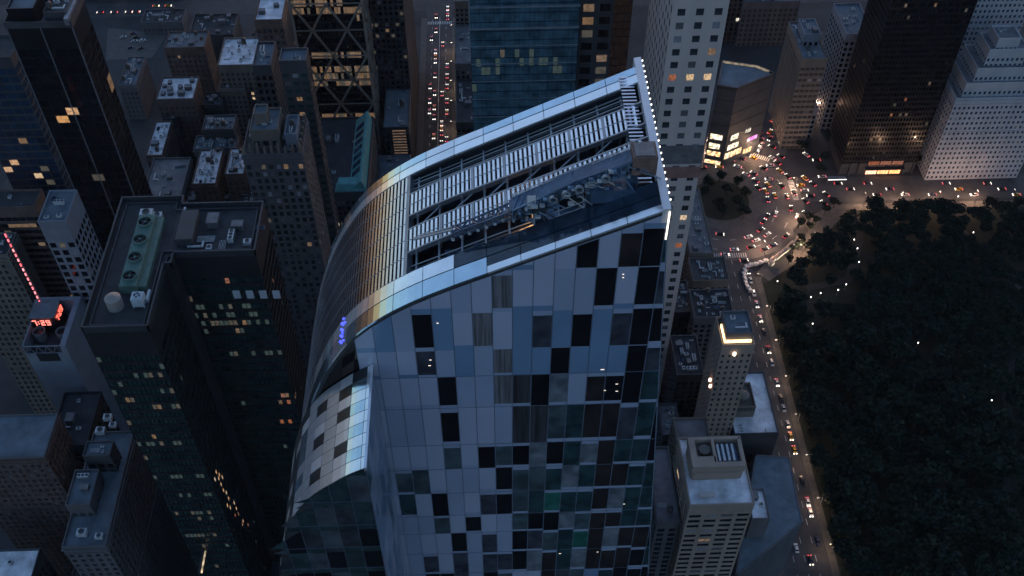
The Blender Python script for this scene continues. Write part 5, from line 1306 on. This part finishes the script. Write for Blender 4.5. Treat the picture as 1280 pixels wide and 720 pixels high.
while y < 430:
    x = 153
    while x < 345:
        px, py = x+r.uniform(-2.8, 2.8), y+r.uniform(-2.8, 2.8)
        edge = 152.5 if py < 372 else 152.5+(py-372)*1.12
        X = proj(px, py, 8)
        ok = px > edge and (px > 178 or py < 372 or r.random() < .6) and -20 < X[0] < 1300 and X[1] < 745
        if ok and min(segd((px, py), a, b) for l in PG for a, b in zip(l, l[1:])) < 2.6: ok = False
        if ok:
            for lx, ly in PL:      # keep the lamp seen from above: no crown just east of it
                if abs(px-lx-(ly-py)*.35) < 6.0 and -3 < ly-py < 10: ok = False; break
        if ok: spots.append((px, py))
        x += 6.5
    y += 6.2
spots.sort(key=lambda p: math.dist((*p, 8), (0, 0, CAMZ)))
for i, (x, y) in enumerate(spots[:292]):
    plant(x, y, 'dark leafy tree standing in the park', 'trees in the park', r.choice([.8, .95, 1.1, 1.3, 1.55])*r.uniform(.92, 1.08), r)
far = MB()
tmpl = [([tuple(v.co) for v in m.vertices], [tuple(p.vertices) for p in m.polygons], [p.material_index for p in m.polygons]) for m in CRN[:3]]
for (x, y) in spots[292:]:
    V, F_, M_ = r.choice(tmpl); k = len(far.v); s = r.uniform(.8, 1.2); a = r.uniform(0, 6.28); ca, sa = math.cos(a)*s, math.sin(a)*s
    far.v += [(x+v[0]*ca-v[1]*sa, y+v[0]*sa+v[1]*ca, 9*s+v[2]*s) for v in V]; far.f += [tuple(k+j for j in f) for f in F_]; far.m += M_
if far.f: stuff('woodland', far, LEAF)
for i, (x, y) in enumerate([(133, 452), (141, 458), (150, 452), (153, 442), (147, 434), (136, 436), (129, 444), (143, 446), (138, 428), (149, 426)]):
    plant(x, y, 'dark tree on the round lawn of the traffic circle', 'trees on the circle lawn', r.uniform(.6, .85), r, .3)
for i, (x, y) in enumerate([(124, 478), (131, 481), (120, 470)]):
    plant(x, y, 'dark street tree beside the white tower at the circle', 'street trees by the white tower', .8, r)
for x, y in ((160, 499), (168, 497), (152, 500)): plant(x, y, 'small tree lit by the glowing shopfronts', 'trees at the shopfronts', .55, r)
for x, y in ((172, 398), (178, 407), (184, 414), (190, 420), (197, 428), (176, 401), (168, 390), (186, 422), (204, 434), (180, 418)): plant(x, y, 'tree overhanging the paved corner plaza of the park', 'trees on the corner plaza', r.uniform(.5, .75), r)
for x, y in ((206, 472), (202, 462), (264, 470), (268, 478), (196, 484)): plant(x, y, 'street tree beside the black hotel tower', 'trees by the black hotel tower', .75, r)
# ------------------------------------------------------------------ lamps
def lamp_meshes():
    b = MB(); b.cyl((0, 0), .12, 0, 8, 8, 0, .08); b.cyl((0, 0), .22, 0, .6, 8); pole = b.mesh('pole', [METD])
    b = MB(); b.bar((0, 0, 7.9), (2.2, 0, 8.3), .1); arm = b.mesh('arm', [METD])
    b = MB(); b.box(1.7, 2.7, -.22, .22, 8.2, 8.42); b.box(1.72, 2.68, -.24, .24, 8.42, 8.52); head = b.mesh('lamp_head', [METD])
    b = MB(); b.box(1.75, 2.65, -.2, .2, 8.12, 8.19); glow = b.mesh('lamp_glass', [L_LAMP])
    b = MB(); b.cyl((0, 0), .09, 0, 4, 8, 0, .06); b.cyl((0, 0), .2, 0, .5, 8); pp = b.mesh('pole', [METD])
    b = MB(); b.cyl((0, 0), .16, 4.0, 4.35, 10, 0, .28); b.cyl((0, 0), .28, 4.35, 4.75, 10, 0, .1); pg = b.mesh('lamp_globe', [L_PARK])
    return pole, arm, head, glow, pp, pg
LM = lamp_meshes()
PLD = bpy.data.lights.new('lamp_light', 'POINT'); PLD.energy = 1500; PLD.color = (1, .60, .38); PLD.shadow_soft_size = .5
PLD2 = bpy.data.lights.new('lamp_light', 'POINT'); PLD2.energy = 9; PLD2.color = (1, .95, .85); PLD2.shadow_soft_size = .3
PLD3 = bpy.data.lights.new('lamp_light', 'POINT'); PLD3.energy = 300; PLD3.color = (1, .66, .42); PLD3.shadow_soft_size = .5
def street_lamp(x, y, lab, grp, rz, light=True, ld=None):
    t = thing('street_lamp', lab, 'street lamp', (x, y, .13), grp, rz)
    for m, nm in zip(LM[:4], ('pole', 'arm', 'lamp_head', 'lamp_glass')): inst(nm, m, t)
    if light:
        o = bpy.data.objects.new('lamp_light', ld or PLD); COL.objects.link(o); o.parent = t; o.location = (2.2, 0, 7.9)
for i in range(9):
    a = 2*math.pi*(i/9)+.2; rr_ = 47.5
    x, y = CC[0]+rr_*math.cos(a), CC[1]+rr_*math.sin(a)
    if x > 128: street_lamp(x, y, 'street lamp on the outer kerb of the traffic circle', 'street lamps round the circle', a+math.pi)
for i in range(8): street_lamp(149.3, 215+i*23, 'street lamp on the park side kerb of the park road', 'street lamps along the park road', math.pi, ld=PLD3)
for i in range(6): street_lamp(222+i*22, 435, 'street lamp on the park edge of the avenue below the black hotel tower', 'street lamps on the park avenue', math.pi/2, i < 4)
for i in range(8): street_lamp(-17.2, 470+i*21, 'street lamp on the right kerb of the long street', 'street lamps along the long street', math.pi, i % 2 == 0, PLD3)
for x, y in ((186, 404), (176, 395), (200, 500), (212, 520), (168, 492)): street_lamp(x, y, 'street lamp on the plaza and crossing beside the circle', 'street lamps at the plaza', 2.)
for x, y in PL:
    t = thing('park_lamp', 'small white park lamp on a short post among the trees', 'park lamp', (x, y, 0), 'park lamps'); inst('pole', LM[4], t); inst('lamp_globe', LM[5], t)
    o = bpy.data.objects.new('lamp_light', PLD2); COL.objects.link(o); o.parent = t; o.location = (0, 0, 5.3)
# ------------------------------------------------------------------ cars
CARP = [mat('car_%s' % n, c, .3, metal=.1, var=.05, spec=.6) for n, c in (('black', (.01, .01, .012)), ('silver', (.35, .36, .38)), ('white', (.6, .6, .6)), ('yellow', (.55, .30, .03)), ('navy', (.03, .04, .08)))]
def car_meshes():
    out = []
    for m in CARP:
        b = MB(); L, w = 2.3, .92
        for (x0, x1, za, zb, zc, zd) in ((-L, -L+.9, .35, .78, .35, .88), (-L+.9, L-1.1, .30, .88, .30, .92), (L-1.1, L, .30, .90, .36, .70)):
            b.hexa([(x0, -w, za), (x1, -w, zc), (x1, w, zc), (x0, w, za), (x0, -w*.94, zb), (x1, -w*.94, zd), (x1, w*.94, zd), (x0, w*.94, zb)])
        b.hexa([(-1.2, -.62, 1.40), (.45, -.62, 1.42), (.45, .62, 1.42), (-1.2, .62, 1.40), (-1.15, -.6, 1.46), (.4, -.6, 1.47), (.4, .6, 1.47), (-1.15, .6, 1.46)])
        for x in (-1.4, 1.45):
            for s in (-1, 1): b.cyl((x, .34), .33, s*.80-.12, s*.80+.12, 10, 1, axis='y')
        out.append(b.mesh('body', [m, S_BLACK]))
    b = MB(); b.hexa([(-1.75, -.84, .89), (1.15, -.84, .92), (1.15, .84, .92), (-1.75, .84, .89), (-1.2, -.62, 1.40), (.45, -.62, 1.42), (.45, .62, 1.42), (-1.2, .62, 1.40)]); gl = b.mesh('window_glass', [G_BLK])
    b = MB(); b.box(2.26, 2.38, -.26, .26, .45, .78); b.box(2.02, 2.30, -.24, .24, .74, .80); hd = b.mesh('headlight', [L_HEAD])
    b = MB(); b.box(-2.38, -2.26, -.26, .26, .55, .86); b.box(-2.32, -1.98, -.22, .22, .86, .92); tl = b.mesh('taillight', [L_TAIL])
    return out, gl, hd, tl
CM_ = car_meshes()
def car(x, y, ang, lab, grp, ci, lights=True, name='car', z=.02):
    t = thing(name, lab, 'car', (x, y, z), grp, ang)
    inst('body', CM_[0][ci], t); inst('window_glass', CM_[1], t)
    if lights:
        for s in (-.62, .62): inst('headlight', CM_[2], t, (0, s, 0)); inst('taillight', CM_[3], t, (0, s, 0))
    else:
        pass
    return t
r = random.Random(9); used = []
def free(x, y, d=4.6):
    if any((x-a)**2+(y-b)**2 < d*d for a, b in used): return False
    used.append((x, y)); return True
COLN = ['black', 'silver', 'white', 'yellow', 'dark blue']
def pick(): return r.choice([0, 0, 1, 2, 3, 4])
# long street: white headlights towards the camera on the left lanes, red tail lights away on the right lanes
for px, py, to in ((543, 64, 1), (538, 71, 1), (542, 76, 1), (550, 82, 0), (541, 94, 1), (552, 108, 0), (541, 116, 1), (547, 117, 0), (531, 126, 1), (540, 134, 1), (534, 139, 1), (550, 140, 0), (545, 146, 1), (545, 154, 0), (549, 160, 0), (544, 170, 1), (550, 174, 0), (543, 179, 0), (549, 178, 0), (543, 184, 0), (552, 184, 0), (507, 193, 1),
                   (524, 146, 1), (537, 38, 1), (525, 48, 1), (553, 15, 0), (556, 18, 0), (552, 22, 0), (557, 10, 0), (541, 20, 1), (549, 55, 0), (553, 95, 0), (528, 108, 1), (551, 126, 0), (547, 166, 0)):
    x, y = at(px, py, .8); x = {1: -30.5, 0: -25.6}[to] + (-3 if (to and px < 536) else (3.2 if (not to and px > 549) else 0))
    if free(x, y): ci = pick(); car(x, y, -math.pi/2 if to else math.pi/2, '%s car %s on the long street' % (COLN[ci], 'with white headlights coming nearer' if to else 'with red tail lights driving away'), '%s cars %s on the long street' % (COLN[ci], 'coming nearer' if to else 'driving away'), ci)
# traffic circle (anticlockwise) and its branches
def circ_car(px, py, ang=None):
    x, y = at(px, py, .8)
    if not free(x, y): return
    if ang is None: ang = math.atan2(y-CC[1], x-CC[0])+math.pi/2
    ci = pick(); car(x, y, ang, '%s car in the traffic around the circle' % COLN[ci], '%s cars around the circle' % COLN[ci], ci)
for k in range(44):
    a = r.uniform(-1.75, 1.9); q = r.choice([29, 33, 37, 41, 45]); x, y = CC[0]+q*math.cos(a), CC[1]+q*math.sin(a)
    circ_car(*proj(x, y, .8))
for px, py in ((954, 227), (960, 228), (948, 234), (958, 241), (966, 241), (960, 249), (972, 262), (983, 258), (987, 265), (941, 236), (966, 197), (970, 199), (976, 195), (980, 193), (972, 203), (979, 201), (936, 196), (942, 195), (947, 194), (965, 183), (978, 179), (993, 158), (1003, 170), (975, 213), (985, 220), (990, 240), (998, 242), (984, 245), (951, 287), (960, 300), (935, 312), (930, 325), (945, 300), (978, 232), (990, 226), (1008, 193), (1012, 190)): circ_car(px, py)
for px, py in ((925, 186), (931, 183), (938, 180), (944, 177), (950, 174), (955, 171), (886, 191), (904, 192), (890, 188)): circ_car(px, py, R(200))
for px, py in ((967, 130), (972, 136), (966, 126), (980, 123), (974, 143), (969, 133), (978, 128)): circ_car(px, py, R(240))
for k in range(60):
    t = r.random(); x = 166+64*t+r.uniform(-9, 9); y = 486+76*t+r.uniform(-2, 2); circ_car(*proj(x, y, .8), R(-128) if r.random() < .6 else R(52))
for k in range(40):
    x = r.uniform(164, 205); y = r.uniform(428, 478)
    if math.hypot(x-CC[0], y-CC[1]) > 30: circ_car(*proj(x, y, .8), r.choice([0, math.pi, R(120)]))
for px in range(1030, 1280, 17):
    x, y = at(px+r.uniform(-4, 4), r.choice([229, 236, 243]) , .8)
    if free(x, y) and r.random() < .75: ci = pick(); car(x, y, 0 if y > 449 else math.pi, '%s car on the avenue below the black hotel tower' % COLN[ci], '%s cars on the park avenue' % COLN[ci], ci)
# park road
for px, py in ((935, 338), (940, 350), (937, 366), (945, 372), (947, 380), (958, 437), (957, 442), (963, 453), (971, 478), (975, 497), (978, 510), (981, 520), (989, 530), (995, 534), (994, 562), (1000, 573), (1005, 600), (1011, 605), (1003, 612), (1012, 627), (1003, 622), (1018, 640), (1004, 646), (990, 685), (1000, 690), (1008, 700), (1018, 676), (985, 545), (966, 468), (952, 415), (948, 398)):
    x, y = at(px, py, .8); x = min((129.5, 134.2, 139.2, 144.6), key=lambda v: abs(v-x))
    if y < 392 and free(x, y, 5.2):
        ci = pick(); on = r.random() < .5
        car(x, y, math.pi/2 if x < 138 else -math.pi/2, '%s car %s on the road along the park' % (COLN[ci], 'with lights on' if on else 'without lights'), '%s cars %s on the park road' % (COLN[ci], 'lit' if on else 'unlit'), ci, lights=on)
# carriages and stalls at the plaza: bright row
def stall_mesh():
    b = MB(); b.box(-1.4, 1.4, -.9, .9, .3, 2.2); b.hexa([(-1.7, -1.3, 2.3), (1.7, -1.3, 2.3), (1.7, 1.3, 2.3), (-1.7, 1.3, 2.3), (-.3, -.2, 3.1), (.3, -.2, 3.1), (.3, .2, 3.1), (-.3, .2, 3.1)], 1)
    for s in (-1, 1): b.cyl((s*.9, .3), .3, -1.0, -.86, 10, 2, axis='y')
    a = b.mesh('cart', [EQ_L, mat('awning', (.4, .3, .25), .7), S_BLACK]); b = MB(); b.box(-1.2, 1.2, -1.25, -1.1, 1.2, 2.1); b.box(-1.2, 1.2, 1.1, 1.25, 1.2, 2.1); return a, b.mesh('stall_light', [lit('stall_glow', (1, .78, .5), 2.2, contrast=.4)])
SM = stall_mesh()
for i in range(12):
    px = 963+i*3.4+r.uniform(-1.5, 1.5); py = 329-i*2.75+r.uniform(-2, 2); x, y = at(px, py, 1)
    t = thing('food_stall', 'small lit food cart in the row at the edge of the park plaza', 'food cart', (x, y, .03), 'lit food carts at the plaza', R(45)); inst('cart', SM[0], t); inst('stall_light', SM[1], t)
# row of parked carts with pale covers curving round the corner
pm = MB(); pm.box(-1.7, 1.7, -.9, .9, .5, 1.5); pm.hexa([(-1.7, -.9, 1.5), (.4, -.9, 1.5), (.4, .9, 1.5), (-1.7, .9, 1.5), (-1.5, -.75, 2.2), (.1, -.75, 2.2), (.1, .75, 2.2), (-1.5, .75, 2.2)])
for s in (-1, 1):
    for x in (-1.1, 1.2): pm.cyl((x, .45), .45, s*.95-.05, s*.95+.05, 12, 1, axis='y')
PMm = pm.mesh('carriage_body', [mat('carriage_white', (.62, .6, .58), .5), S_BLACK])
for i, (px, py) in enumerate(((957, 326), (951, 328), (945, 330), (939, 331), (934, 333), (931, 338), (930, 343), (931, 348), (932, 353), (934, 358), (937, 362))):
    x, y = at(px, py, 1); t = thing('carriage', 'pale parked carriage in the line at the corner of the park road', 'carriage', (x, y, .03), 'parked carriages at the corner', R(20) if i < 5 else R(95)); inst('carriage_body', PMm, t)
# parking lot and avenue at the upper left
sheet('parking_lot', [[at(*p, .02)[:2] for p in ((132, 75), (190, 72), (210, 42), (135, 35))]], .024, PAVE)
for i, (px, py) in enumerate(((154, 46), (160, 43), (166, 41), (172, 40), (170, 46), (168, 51), (166, 55), (163, 59), (160, 63), (156, 50), (150, 48), (178, 50), (184, 52), (190, 40), (176, 60))):
    x, y = at(px, py, .8)
    if free(x, y): ci = [1, 2, 4, 1, 0][i % 5]; car(x, y, R(20), '%s car parked unlit in the lot beside the black tower' % COLN[ci], '%s cars parked in the lot' % COLN[ci], ci, lights=False)
for px, py in ((124, 18), (142, 17), (149, 17), (161, 14), (166, 16), (162, 13), (179, 14), (183, 13), (187, 12), (191, 11), (194, 9), (198, 6), (199, 3), (211, 4), (223, 13), (229, 12), (170, 13), (205, 2)):
    x, y = at(px, py, .8); x = x
    y = 653 if y < 657 else 660
    if free(x, y, 4.2): ci = pick(); car(x, y, 0 if y > 656 else math.pi, '%s car with lights on the far avenue at the upper left' % COLN[ci], '%s cars on the far avenue' % COLN[ci], ci)
# ------------------------------------------------------------------ light
w = bpy.data.worlds.new('World'); sc.world = w; w.use_nodes = True
nt = w.node_tree; bgn = nt.nodes['Background']; sky = nt.nodes.new('ShaderNodeTexSky'); sky.sky_type = 'NISHITA'; sky.sun_disc = False
SUN_EL, SUN_AZ = R(1.3), R(8)
sky.sun_elevation = SUN_EL; sky.sun_rotation = SUN_AZ; sky.altitude = 100; sky.ozone_density = 2.8; sky.dust_density = 1.2
hs = nt.nodes.new('ShaderNodeHueSaturation'); hs.inputs['Saturation'].default_value = .88
nt.links.new(sky.outputs[0], hs.inputs['Color']); nt.links.new(hs.outputs[0], bgn.inputs[0]); bgn.inputs[1].default_value = .15
sd = bpy.data.lights.new('sun', 'SUN'); sd.energy = .06; sd.angle = R(8); sd.color = (1, .75, .55)
so_ = bpy.data.objects.new('sun', sd); COL.objects.link(so_)
dirv = Vector((math.sin(SUN_AZ)*math.cos(SUN_EL), math.cos(SUN_AZ)*math.cos(SUN_EL), math.sin(SUN_EL)))
so_.rotation_euler = (-dirv).to_track_quat('-Z', 'Y').to_euler()
vs = sc.view_settings; vs.view_transform = 'Standard'; vs.look = 'None'; vs.gamma = 1; vs.exposure = 2.65; vs.use_curve_mapping = False
c = sc.cycles; c.use_denoising = True; c.max_bounces = 5; c.diffuse_bounces = 2; c.glossy_bounces = 4; c.sample_clamp_indirect = 4; c.use_light_tree = True
try: c.denoiser = 'OPENIMAGEDENOISE'
except Exception: pass
hz = MB(); hz.box(-903, 1003, -403, 1503, -3.2, 424); ho = hz.build('haze', []); tag(ho, kind='stuff')
hm = bpy.data.materials.new('haze_air'); hm.use_nodes = True; hn = hm.node_tree; hn.nodes.remove(hn.nodes['Principled BSDF'])
pvn = hn.nodes.new('ShaderNodeVolumePrincipled'); pvn.inputs['Color'].default_value = (.55, .72, 1, 1); pvn.inputs['Density'].default_value = .00002; pvn.inputs['Anisotropy'].default_value = .2
hn.links.new(pvn.outputs[0], hn.nodes['Material Output'].inputs['Volume']); ho.data.materials.append(hm)
